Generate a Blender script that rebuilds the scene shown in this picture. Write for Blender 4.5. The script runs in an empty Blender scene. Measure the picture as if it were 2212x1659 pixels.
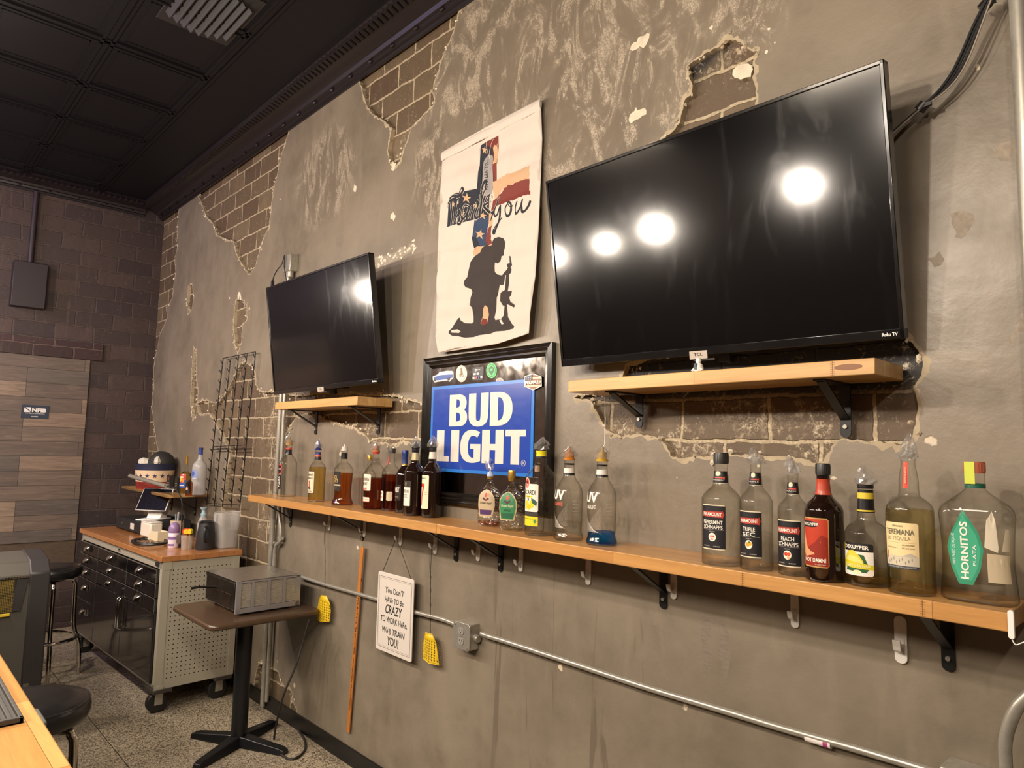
import bpy, bmesh, math, random
from mathutils import Vector, Matrix
from mathutils.geometry import delaunay_2d_cdt
PI = math.pi
random.seed(7)
SC = bpy.context.scene
COL = SC.collection

# ---------------------------------------------------------------- camera, view, world, lights
FPX, IW, IH = 1487.63, 2212.0, 1659.0
YAW, PITCH, ROLL = 0.754403, 0.0942227, 0.0227207
CAM = Vector((0.0, -2.0, 1.66))
fwd = Vector((-math.cos(YAW)*math.cos(PITCH), math.sin(YAW)*math.cos(PITCH), math.sin(PITCH)))
rgt = fwd.cross(Vector((0, 0, 1))).normalized()
up_ = rgt.cross(fwd)
RX = rgt*math.cos(ROLL) + up_*math.sin(ROLL)
UX = -rgt*math.sin(ROLL) + up_*math.cos(ROLL)
cam = bpy.data.cameras.new('camera'); camo = bpy.data.objects.new('camera', cam); COL.objects.link(camo)
cam.sensor_fit = 'HORIZONTAL'; cam.sensor_width = 36.0; cam.lens = 36.0*FPX/IW
cam.clip_start = 0.02; cam.clip_end = 60
mw = Matrix(((RX.x, UX.x, -fwd.x, CAM.x), (RX.y, UX.y, -fwd.y, CAM.y), (RX.z, UX.z, -fwd.z, CAM.z), (0, 0, 0, 1)))
camo.matrix_world = mw
SC.camera = camo
SC.view_settings.view_transform = 'Standard'
SC.view_settings.look = 'None'
SC.view_settings.exposure = 1.2
SC.view_settings.gamma = 1.0
SC.view_settings.use_curve_mapping = False
cy = SC.cycles
cy.max_bounces = 8; cy.diffuse_bounces = 3; cy.glossy_bounces = 4; cy.transmission_bounces = 8
cy.transparent_max_bounces = 24; cy.caustics_reflective = False; cy.caustics_refractive = False
cy.sample_clamp_indirect = 4.0; cy.use_denoising = True
world = bpy.data.worlds.new('world'); SC.world = world; world.use_nodes = True
wb = world.node_tree.nodes['Background']
wb.inputs[0].default_value = (1.0, 0.80, 0.62, 1); wb.inputs[1].default_value = 0.10

def ray(px, py):
    return (fwd + RX*((px-IW/2)/FPX) - UX*((py-IH/2)/FPX))
def W(px, py, y=0.0):          # point of a plane parallel to the long wall, at depth y
    d = ray(px, py); return CAM + d*((y-CAM.y)/d.y)
def F(px, py, z=0.0):          # point at height z
    d = ray(px, py); return CAM + d*((z-CAM.z)/d.z)
def B(px, py, x):              # point of a plane parallel to the back wall
    d = ray(px, py); return CAM + d*((x-CAM.x)/d.x)

LAMPS = [(-1.0, -2.0, 2.70), (-1.62, -2.05, 2.52), (-2.60, -2.05, 2.50), (-3.02, -2.05, 2.49), (-3.55, -2.05, 2.50), (-4.2, -2.0, 2.45), (0.4, -2.1, 2.70), (-5.5, -2.2, 2.65)]
def point(name, loc, power, col, r):
    l = bpy.data.lights.new(name, 'POINT'); l.energy = power; l.color = col; l.shadow_soft_size = r
    o = bpy.data.objects.new(name, l); COL.objects.link(o); o.location = loc; return o
def arealight(name, loc, aim, sx, sy, power, col):
    l = bpy.data.lights.new(name, 'AREA'); l.shape = 'RECTANGLE'; l.size = sx; l.size_y = sy; l.energy = power; l.color = col
    o = bpy.data.objects.new(name, l); COL.objects.link(o); o.location = loc
    o.rotation_euler = (Vector(aim)-Vector(loc)).to_track_quat('-Z', 'Y').to_euler(); return o
LP = [36, 21, 23, 12, 16, 31, 20, 38]
for i, (p, e) in enumerate(zip(LAMPS, LP)):
    point('pendant_light', p, e, (1.0, 0.87, 0.735), 0.04)
arealight('room_fill_light', (-5.6, -5.3, 3.85), (-6.4, -5.3, 0.6), 1.6, 1.6, 150, (1.0, 0.84, 0.66))  # added fill, out of view, to brighten the room the mirror reflects
# added area lights: soft warm room fill, and purple-blue tint for the back wall
arealight('room_fill_light', (-1.5, -5.2, 3.8), (-1.5, -4.2, 0.0), 3.0, 1.2, 110, (1.0, 0.84, 0.66))
arealight('purple_tint_light', (-5.9, -3.6, 3.3), (-7.25, -1.4, 3.2), 0.9, 0.5, 14, (0.50, 0.42, 1.0))

# ---------------------------------------------------------------- materials
def s2l(c):
    return c/12.92 if c <= 0.04045 else ((c+0.055)/1.055)**2.4
def hx(h):
    h = h.lstrip('#'); return tuple(s2l(int(h[i:i+2], 16)/255) for i in (0, 2, 4)) + (1,)
MATS = {}
def newmat(name):
    m = bpy.data.materials.new(name); m.use_nodes = True
    return m, m.node_tree.nodes, m.node_tree.links, m.node_tree.nodes['Principled BSDF']
def pm(h, rough=0.5, metal=0.0, coat=0.0, name=None, spec=0.5):
    k = (h, rough, metal, coat, spec)
    if k in MATS: return MATS[k]
    m, N, L, P = newmat(name or 'paint_' + h.strip('#'))
    P.inputs['Base Color'].default_value = hx(h) if isinstance(h, str) else h
    P.inputs['Roughness'].default_value = rough; P.inputs['Metallic'].default_value = metal
    P.inputs['Coat Weight'].default_value = coat; P.inputs['Coat Roughness'].default_value = 0.05
    P.inputs['Specular IOR Level'].default_value = spec
    # every surface keeps a faint procedural unevenness of its gloss
    n = N.new('ShaderNodeTexNoise'); n.inputs['Scale'].default_value = 14
    mr = N.new('ShaderNodeMapRange'); mr.inputs[3].default_value = max(0.02, rough-0.05); mr.inputs[4].default_value = min(1, rough+0.05)
    L.new(n.outputs[0], mr.inputs[0]); L.new(mr.outputs[0], P.inputs['Roughness'])
    MATS[k] = m; return m
class NB:            # tiny node helper
    def __init__(s, m): s.N = m.node_tree.nodes; s.L = m.node_tree.links
    def n(s, t, **kw):
        x = s.N.new(t)
        for k, v in kw.items():
            if k.startswith('i'):
                key = k[1:]; key = int(key) if key.isdigit() else key.replace('_', ' ')
                if isinstance(v, bpy.types.NodeSocket): s.L.new(v, x.inputs[key])
                else: x.inputs[key].default_value = v
            else: setattr(x, k, v)
        return x
    def math(s, op, a, b=None, c=None, clamp=False):
        x = s.N.new('ShaderNodeMath'); x.operation = op; x.use_clamp = clamp
        for i, v in enumerate((a, b, c)):
            if v is None: continue
            if isinstance(v, bpy.types.NodeSocket): s.L.new(v, x.inputs[i])
            else: x.inputs[i].default_value = v
        return x.outputs[0]
    def mix(s, f, a, b, blend='MIX'):
        x = s.N.new('ShaderNodeMix'); x.data_type = 'RGBA'; x.blend_type = blend
        for i, v in ((0, f), (6, a), (7, b)):
            if isinstance(v, bpy.types.NodeSocket): s.L.new(v, x.inputs[i])
            else: x.inputs[i].default_value = v
        return x.outputs[2]
    def rng(s, v, a, b, c=0.0, d=1.0):
        x = s.N.new('ShaderNodeMapRange'); s.L.new(v, x.inputs[0])
        for i, q in ((1, a), (2, b), (3, c), (4, d)): x.inputs[i].default_value = q
        return x.outputs[0]
    def noise(s, vec, sc, det=4, rough=0.55, dist=0.0):
        x = s.N.new('ShaderNodeTexNoise'); s.L.new(vec, x.inputs['Vector'])
        x.inputs['Scale'].default_value = sc; x.inputs['Detail'].default_value = det
        x.inputs['Roughness'].default_value = rough; x.inputs['Distortion'].default_value = dist
        return x.outputs[0]
    def scale(s, vec, v, loc=(0, 0, 0)):
        x = s.N.new('ShaderNodeMapping'); s.L.new(vec, x.inputs[0]); x.inputs['Scale'].default_value = v; x.inputs['Location'].default_value = loc
        return x.outputs[0]
    def bump(s, h, strength, dist=0.01, normal=None):
        x = s.N.new('ShaderNodeBump'); s.L.new(h, x.inputs['Height']); x.inputs['Strength'].default_value = strength
        x.inputs['Distance'].default_value = dist
        if normal is not None: s.L.new(normal, x.inputs['Normal'])
        return x.outputs[0]
def ellmask(b, vec, ells):
    """soft union of ellipses (x, z, rx, rz) on a wall plane -> 0..1 field"""
    out = None
    for (x, z, rx, rz) in ells:
        v = b.scale(vec, (1/rx, 0, 1/rz), (-x/rx, 0, -z/rz))
        l = b.n('ShaderNodeVectorMath', operation='LENGTH', i0=v).outputs['Value']
        f = b.rng(l, 1.25, 0.45)
        out = f if out is None else b.math('MAXIMUM', out, f)
    return out

def m_plaster():
    m, N, L, P = newmat('painted_plaster'); b = NB(m)
    tc = b.n('ShaderNodeTexCoord').outputs['Object']
    n1 = b.noise(tc, 1.1, 5, 0.6, 0.3); n2 = b.noise(tc, 5.0, 6, 0.6, 0.15); n3 = b.noise(tc, 28, 4)
    n4 = b.noise(b.scale(tc, (9, 1, 1.6)), 1.0, 5, 0.6, 0.5)
    c = b.mix(b.rng(n1, 0.35, 0.65), hx('#6b6153'), hx('#837868'))
    c = b.mix(b.rng(n2, 0.42, 0.75, 0, 0.55), c, hx('#8f8474'))
    c = b.mix(b.rng(n4, 0.55, 0.8, 0, 0.35), c, hx('#9a8d7a'))
    c = b.mix(b.rng(n2, 0.42, 0.25, 0, 0.5), c, hx('#5e5447'))
    # worn, crazed areas where the paint has rubbed thin
    ms = ellmask(b, tc, [(-2.2, 3.55, .75, .42), (-1.62, 3.25, .40, .75), (-3.9, 3.35, .35, .30), (-1.15, 3.1, .22, .22), (-2.75, 3.1, .16, .3)])
    vz = b.scale(tc, (1.6, 1, .75))
    k1 = b.noise(vz, 5, 6, 0.72, 1.4); k2 = b.noise(tc, 70, 5, 0.7, 2.5)
    k = b.math('MULTIPLY', b.rng(k1, 0.50, 0.57), b.rng(k2, 0.44, 0.56))
    c = b.mix(b.math('MULTIPLY', b.rng(ms, 0, 0.55, 0, 0.9), k), c, hx('#b8a994'))
    dk = b.math('MULTIPLY', b.rng(ms, 0.15, 0.75, 0, 0.55), b.rng(k1, 0.56, 0.42))
    c = b.mix(dk, c, hx('#655a4c'))
    # chips and nicks all over
    v = b.n('ShaderNodeTexVoronoi', iVector=tc, iScale=3.0, feature='F1')
    d = b.math('ADD', v.outputs['Distance'], b.math('MULTIPLY', b.noise(tc, 40, 3), 0.07))
    chip = b.rng(d, 0.082, 0.070)
    c = b.mix(chip, c, hx('#cfc0a8'))
    # drips and scuffs near the floor
    ms2 = ellmask(b, tc, [(-1.9, .75, .9, .55), (-1.0, 1.0, .35, .25), (-3.6, .35, .6, .25)])
    st = b.rng(b.noise(b.scale(tc, (14, 1, 1.2)), 1.0, 3, 0.5, 1.2), 0.64, 0.68)
    c = b.mix(b.math('MULTIPLY', st, b.math('MULTIPLY', ms2, 0.5)), c, hx('#564c40'))
    L.new(c, P.inputs['Base Color'])
    L.new(b.rng(n2, 0.3, 0.7, 0.50, 0.36), P.inputs['Roughness'])
    h = b.math('ADD', b.math('MULTIPLY', n2, 0.8), b.math('MULTIPLY', n3, 0.10))
    h = b.math('ADD', h, b.math('MULTIPLY', k, b.math('MULTIPLY', ms, -0.25)))
    h = b.math('ADD', h, b.math('MULTIPLY', chip, -0.5))
    L.new(b.bump(h, 0.4, 0.012), P.inputs['Normal'])
    return m
def m_brick(name, axis, c1, c2, mortar, soot=None, white=None, eff=0.5, phase=(0, 0), haze=None):
    m, N, L, P = newmat(name); b = NB(m)
    tc = b.n('ShaderNodeTexCoord').outputs['Object']
    s = b.n('ShaderNodeSeparateXYZ', i0=tc)
    u = s.outputs['X'] if axis == 'x' else s.outputs['Y']
    w = b.n('ShaderNodeCombineXYZ', i0=b.math('ADD', u, phase[0]), i1=b.math('ADD', s.outputs['Z'], phase[1])).outputs[0]
    wob = b.n('ShaderNodeTexNoise', iVector=tc, iScale=9.0)
    wv0 = b.n('ShaderNodeVectorMath', operation='SCALE', i0=b.n('ShaderNodeVectorMath', operation='SUBTRACT', i0=wob.outputs['Color'], i1=(0.5, 0.5, 0.5)).outputs[0], iScale=0.022).outputs[0]
    wob2 = b.n('ShaderNodeTexNoise', iVector=tc, iScale=38.0)
    wv = b.n('ShaderNodeVectorMath', operation='ADD', i0=wv0, i1=b.n('ShaderNodeVectorMath', operation='SCALE', i0=b.n('ShaderNodeVectorMath', operation='SUBTRACT', i0=wob2.outputs['Color'], i1=(0.5, 0.5, 0.5)).outputs[0], iScale=0.010).outputs[0]).outputs[0]
    w2 = b.n('ShaderNodeVectorMath', operation='ADD', i0=w, i1=wv).outputs[0]
    br = b.n('ShaderNodeTexBrick', iVector=w2, iColor1=(0, 0, 0, 1), iColor2=(1, 1, 1, 1), iMortar=(0.5, 0.5, 0.5, 1), iScale=1.0, iMortar_Size=0.0075, iMortar_Smooth=0.4, iBias=0.0, iBrick_Width=0.305, iRow_Height=0.139)
    br.offset = 0.5
    n1 = b.noise(tc, 7, 5, 0.65, 0.5); n2 = b.noise(tc, 60, 5, 0.7, 1.2); n3 = b.noise(b.scale(tc, (30, 30, 2.2)), 1.0, 5, 0.6)
    c = b.mix(br.outputs['Color'], c1, c2)
    c = b.mix(b.rng(n1, 0.35, 0.7, 0, 0.6), c, tuple(x*0.42 for x in c1[:3]) + (1,))
    e = b.math('MULTIPLY', b.rng(n2, 0.58, 0.68), b.rng(n1, 0.45, 0.62))
    c = b.mix(b.rng(b.noise(tc, 18, 5, .7, .6), .42, .68, 0, .55), c, tuple(x*.55 for x in c1[:3]) + (1,))
    if white:
        wm = ellmask(b, tc, white); e2 = b.math('MULTIPLY', b.rng(b.noise(tc, 45, 7, .8, .7), .50, .60), b.math('MULTIPLY', b.rng(wm, .05, .5), b.rng(b.noise(tc, 8, 3, .6, .4), .42, .58)))
        c = b.mix(b.math('MULTIPLY', e2, .80), c, hx('#cdbda0'))
    c = b.mix(b.math('MULTIPLY', e, eff), c, hx('#c9b79b'))
    c = b.mix(b.rng(n3, 0.6, 0.78, 0, eff*0.5), c, hx('#a8957a'))
    mc = b.mix(b.rng(n2, 0.4, 0.65, 0, .6), mortar, hx('#d9c9ac') if eff > 0.3 else mortar)
    fac = br.outputs['Fac']
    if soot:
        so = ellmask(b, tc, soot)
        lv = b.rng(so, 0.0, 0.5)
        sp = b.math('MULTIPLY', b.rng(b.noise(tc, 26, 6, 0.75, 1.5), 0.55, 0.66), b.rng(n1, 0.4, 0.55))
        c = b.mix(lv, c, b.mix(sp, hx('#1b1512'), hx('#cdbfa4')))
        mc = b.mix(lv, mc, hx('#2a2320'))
    c = b.mix(fac, c, mc)
    L.new(c, P.inputs['Base Color'])
    P.inputs['Roughness'].default_value = 0.62
    h = b.math('ADD', b.math('MULTIPLY', fac, -1.0), b.math('MULTIPLY', n1, 0.5))
    h = b.math('ADD', h, b.math('MULTIPLY', n2, 0.12))
    L.new(b.bump(h, 0.7, 0.008), P.inputs['Normal'])
    return m
def m_wood(name, light, dark, axis=0, plank=(1.2, 0.04), rough=0.35, grain=1.0, seed=0.0):
    """butcher block: staves along the axis"""
    m, N, L, P = newmat(name); b = NB(m)
    tc = b.n('ShaderNodeTexCoord').outputs['Object']
    s = b.n('ShaderNodeSeparateXYZ', i0=tc)
    ax = [s.outputs[0], s.outputs[1], s.outputs[2]]
    a = ax[axis]; o = ax[1-axis] if axis < 2 else ax[0]
    w = b.n('ShaderNodeCombineXYZ', i0=b.math('ADD', a, seed), i1=b.math('ADD', o, 3.0)).outputs[0]
    br = b.n('ShaderNodeTexBrick', iVector=w, iColor1=(0, 0, 0, 1), iColor2=(1, 1, 1, 1), iMortar=(0.1, 0.1, 0.1, 1), iScale=1.0, iMortar_Size=0.0006, iMortar_Smooth=0.1, iBias=0.0, iBrick_Width=plank[0], iRow_Height=plank[1])
    br.offset = 0.37; br.offset_frequency = 2
    sc = [3.0, 3.0, 3.0]; 
    for i in range(3): sc[i] = 2.0 if i == axis else 30.0
    off = b.n('ShaderNodeVectorMath', operation='ADD', i0=b.scale(tc, tuple(sc)), i1=br.outputs['Color']).outputs[0]
    g = b.noise(off, 1.0, 6, 0.6, 1.0)
    g2 = b.noise(off, 5.0, 3, 0.6)
    c = b.mix(br.outputs['Color'], hx(light), hx(dark))
    c = b.mix(b.rng(g, 0.4, 0.75, 0, 0.55*grain), c, tuple(x*0.55 for x in hx(dark)[:3]) + (1,))
    c = b.mix(b.rng(g2, 0.5, 0.8, 0, 0.25*grain), c, tuple(min(1, x*1.25) for x in hx(light)[:3]) + (1,))
    c = b.mix(br.outputs['Fac'], c, tuple(x*0.4 for x in hx(dark)[:3]) + (1,))
    L.new(c, P.inputs['Base Color']); P.inputs['Roughness'].default_value = rough
    P.inputs['Coat Weight'].default_value = 0.25; P.inputs['Coat Roughness'].default_value = 0.12
    L.new(b.bump(g, 0.12, 0.002), P.inputs['Normal'])
    return m
def m_floor():
    m, N, L, P = newmat('terrazzo_floor'); b = NB(m)
    tc = b.n('ShaderNodeTexCoord').outputs['Object']
    v = b.n('ShaderNodeTexVoronoi', iVector=tc, iScale=150.0)
    hs = b.n('ShaderNodeSeparateColor', i0=v.outputs['Color']).outputs[0]
    v2 = b.n('ShaderNodeTexVoronoi', iVector=tc, iScale=360.0)
    h2 = b.n('ShaderNodeSeparateColor', i0=v2.outputs['Color']).outputs[0]
    c = b.mix(b.rng(hs, 0.52, 0.58), hx('#a89a82'), hx('#4a3f32'))
    c = b.mix(b.rng(h2, 0.6, 0.7, 0, .8), c, hx('#c4b79f'))
    c = b.mix(b.rng(hs, 0.12, 0.08, 0, .8), c, hx('#d0c2a8'))
    n = b.noise(tc, 1.2, 4); c = b.mix(b.rng(n, .35, .75, 0, .45), c, hx('#5a4e3e'))
    s = b.n('ShaderNodeSeparateXYZ', i0=tc)
    def seam(sock, off, per):
        f = b.math('FRACT', b.math('DIVIDE', b.math('ADD', sock, off), per))
        return b.math('LESS_THAN', f, 0.0035)
    j = b.math('MAXIMUM', seam(s.outputs[0], 13.9, 1.22), seam(s.outputs[1], 10.63, 1.22))
    c = b.mix(j, c, hx('#2b241c'))
    L.new(c, P.inputs['Base Color']); P.inputs['Roughness'].default_value = 0.42
    return m
def m_planks():
    m, N, L, P = newmat('reclaimed_planks'); b = NB(m)
    tc = b.n('ShaderNodeTexCoord').outputs['Object']
    s = b.n('ShaderNodeSeparateXYZ', i0=tc)
    w = b.n('ShaderNodeCombineXYZ', i0=b.math('ADD', s.outputs[1], 9.13), i1=b.math('ADD', s.outputs[2], 0.03)).outputs[0]
    br = b.n('ShaderNodeTexBrick', iVector=w, iColor1=(0, 0, 0, 1), iColor2=(1, 1, 1, 1), iMortar=(0, 0, 0, 1), iScale=1.0, iMortar_Size=0.0016, iMortar_Smooth=0.1, iBias=0.0, iBrick_Width=0.74, iRow_Height=0.128)
    br.offset = 0.42; br.offset_frequency = 3
    t = b.n('ShaderNodeSeparateColor', i0=br.outputs['Color']).outputs[0]
    cr = N.new('ShaderNodeValToRGB'); L.new(t, cr.inputs[0])
    cr.color_ramp.interpolation = 'CONSTANT'
    el = cr.color_ramp.elements
    el[0].position = 0; el[0].color = hx('#63554c'); el[1].position = 0.2; el[1].color = hx('#84705f')
    for p, h in ((0.38, '#6f5f53'), (0.52, '#8f7a67'), (0.68, '#5f554e'), (0.82, '#7a6859')):
        e = el.new(p); e.color = hx(h)
    off = b.n('ShaderNodeVectorMath', operation='ADD', i0=b.scale(tc, (1, 3, 34)), i1=b.n('ShaderNodeVectorMath', operation='SCALE', i0=br.outputs['Color'], iScale=7.0).outputs[0]).outputs[0]
    g = b.noise(off, 1.0, 7, 0.62, 1.3)
    c = b.mix(b.rng(g, 0.42, 0.72, 0, 0.6), cr.outputs[0], hx('#3a312b'))
    c = b.mix(b.rng(g, 0.4, 0.25, 0, 0.35), c, hx('#a8937b'))
    c = b.mix(br.outputs['Fac'], c, hx('#1c1714'))
    L.new(c, P.inputs['Base Color']); P.inputs['Roughness'].default_value = 0.55
    L.new(b.bump(b.math('SUBTRACT', g, br.outputs['Fac']), 0.3, 0.003), P.inputs['Normal'])
    return m
def m_metal(name, h, rough, sc=(1, 1, 1), metal=1.0, bump=0.0):
    m, N, L, P = newmat(name); b = NB(m)
    tc = b.n('ShaderNodeTexCoord').outputs['Object']
    n = b.noise(b.scale(tc, sc), 18, 4, 0.6)
    c = b.mix(b.rng(n, 0.35, 0.7), hx(h), tuple(x*0.72 for x in hx(h)[:3]) + (1,))
    L.new(c, P.inputs['Base Color']); P.inputs['Metallic'].default_value = metal
    L.new(b.rng(n, 0.3, 0.7, max(0.02, rough-0.06), rough+0.08), P.inputs['Roughness'])
    if bump: L.new(b.bump(n, bump, 0.002), P.inputs['Normal'])
    return m
def m_glass(name, tint=(0.97, 0.97, 0.95), edge=(0.42, 0.40, 0.34), facets=0.0, fac=1.0, rough=0.02, milky=0.0):
    """thin-walled clear glass: see-through face on, darker and shinier towards its edge"""
    m, N, L, P = newmat(name); b = NB(m); N.remove(P)
    tr = b.n('ShaderNodeBsdfTransparent'); gl = b.n('ShaderNodeBsdfGlossy', iRoughness=rough)
    gl.inputs[0].default_value = (1, 1, 1, 1)
    ge = b.n('ShaderNodeNewGeometry'); nrm = ge.outputs['Normal']; add = None
    if facets:
        tc = b.n('ShaderNodeTexCoord').outputs['Object']
        v = b.n('ShaderNodeTexVoronoi', iVector=tc, iScale=facets)
        nrm = b.bump(v.outputs['Distance'], 1.0, 0.01); L.new(nrm, gl.inputs['Normal'])
        add = b.n('ShaderNodeSeparateColor', i0=v.outputs['Color']).outputs[0]
    cs_ = b.math('ABSOLUTE', b.n('ShaderNodeVectorMath', operation='DOT_PRODUCT', i0=ge.outputs['Incoming'], i1=nrm).outputs['Value'])
    om = b.math('SUBTRACT', 1.0, cs_, clamp=True)
    fc = b.math('POWER', om, 2.1)
    if add is not None: fc = b.math('ADD', fc, b.rng(add, 0.3, 0.9, 0, 0.45), clamp=True)
    cc = b.mix(fc, tint + (1,), edge + (1,)); L.new(cc, tr.inputs[0])
    f = b.math('MULTIPLY', b.math('ADD', 0.04, b.math('MULTIPLY', b.math('POWER', om, 5.0), 0.5)), fac, clamp=True)
    if add is not None: f = b.math('ADD', f, b.rng(add, 0.6, 0.8, 0, 0.25), clamp=True)
    mx = b.n('ShaderNodeMixShader', i0=f, i1=tr.outputs[0], i2=gl.outputs[0])
    if milky:
        df = b.n('ShaderNodeBsdfDiffuse'); df.inputs[0].default_value = (0.62, 0.60, 0.58, 1)
        mx = b.n('ShaderNodeMixShader', i0=milky, i1=mx.outputs[0], i2=df.outputs[0])
    L.new(mx.outputs[0], N['Material Output'].inputs[0])
    return m
def m_liquid(name, col, rough=0.0):
    m, N, L, P = newmat(name)
    P.inputs['Base Color'].default_value = col + (1,); P.inputs['Roughness'].default_value = rough
    P.inputs['Transmission Weight'].default_value = 1.0; P.inputs['IOR'].default_value = 1.34
    return m

M = {}
M['plaster'] = m_plaster()
M['rim'] = m_metal('broken_plaster_edge', '#b3a388', 0.8, (1, 1, 1), 0.0, 0.8)
M['chip'] = m_metal('bare_white_plaster', '#dccfb8', 0.85, (1, 1, 1), 0.0, 0.5)
M['rough'] = m_metal('roughened_plaster', '#9c9080', 0.7, (3, 3, 3), 0.0, 0.9)
M['brick_r'] = m_brick('exposed_brick', 'x', hx('#78674f'), hx('#523e2e'), hx('#96866b'),
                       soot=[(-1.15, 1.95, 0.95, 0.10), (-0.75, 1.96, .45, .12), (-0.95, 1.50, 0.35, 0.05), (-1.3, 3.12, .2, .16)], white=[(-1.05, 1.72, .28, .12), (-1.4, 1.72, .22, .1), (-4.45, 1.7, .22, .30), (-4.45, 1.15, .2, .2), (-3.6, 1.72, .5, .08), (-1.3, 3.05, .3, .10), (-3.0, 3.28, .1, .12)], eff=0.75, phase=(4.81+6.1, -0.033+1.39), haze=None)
M['brick_b'] = m_brick('dark_painted_brick', 'y', hx('#4c3a36'), hx('#2b2023'), hx('#443832'), eff=0.22, phase=(9.2, -0.047+1.39))
M['maple'] = m_wood('maple_butcher_block', '#c8965a', '#b57f45', 0, (0.9, 0.045), 0.35, 1.0)
M['maple_shelf'] = m_wood('pale_maple_block', '#cda468', '#bd8f52', 0, (1.4, 0.05), 0.4, 1.0)
M['maple_bar'] = m_wood('bar_butcher_block', '#dba866', '#bd8547', 0, (0.42, 0.11), 0.28, 0.9, 0.2)
M['cart_top'] = m_wood('cart_butcher_block', '#b67c4c', '#a0683a', 0, (0.7, 0.05), 0.25, 0.8)
M['floor'] = m_floor(); M['planks'] = m_planks()
M['black'] = pm('#121212', 0.38, name='black_satin'); M['blackm'] = pm('#1a1a1b', 0.6, name='black_matte')
M['ceil'] = pm('#0c0a0e', 0.5, name='black_ceiling_paint', spec=0.25)
M['chrome'] = m_metal('chrome', '#d8d4cc', 0.08); M['steel'] = m_metal('galvanised_steel', '#bdb8ac', 0.34, (2, 2, 2), 0.62)
M['stainless'] = m_metal('stainless_steel', '#b5aea4', 0.28, (30, 1, 1), 0.8); M['white'] = pm('#e9e5df', 0.45, name='white_plastic')
M['glass'] = m_glass('clear_glass', (0.985, 0.985, 0.97), (0.38, 0.36, 0.30)); M['facet'] = m_glass('cut_glass', (0.98, 0.98, 0.94), (0.72, 0.70, 0.56), 85.0)
M['film'] = m_glass('crinkled_plastic', (0.93, 0.93, 0.93), (0.7, 0.68, 0.66), 0, 3.5, 0.16, 0.14)
M['frost'] = m_glass('frosted_plastic', (0.86, 0.84, 0.82), (0.6, 0.58, 0.55), 0, 1.0, 0.3, 0.42)
M['liq_clear'] = m_glass('clear_spirit', (.96, .96, .945), (.80, .79, .74), 0, .4); M['liq_gold'] = m_glass('gold_rum', (.90, .76, .40), (.70, .50, .18), 0, .5)
M['liq_amber'] = m_glass('whiskey', (.74, .37, .13), (.50, .20, .06), 0, .5); M['liq_red'] = m_glass('dark_bourbon', (.56, .21, .09), (.36, .10, .04), 0, .5)
M['liq_blue'] = m_glass('blue_vodka', (.10, .52, .96), (.04, .32, .80), 0, .5); M['liq_straw'] = m_glass('pale_tequila', (.90, .85, .62), (.72, .64, .38), 0, .5)
M['darkglass'] = pm('#1a0d08', 0.05, 0, 0.6, name='dark_brown_glass')

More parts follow.
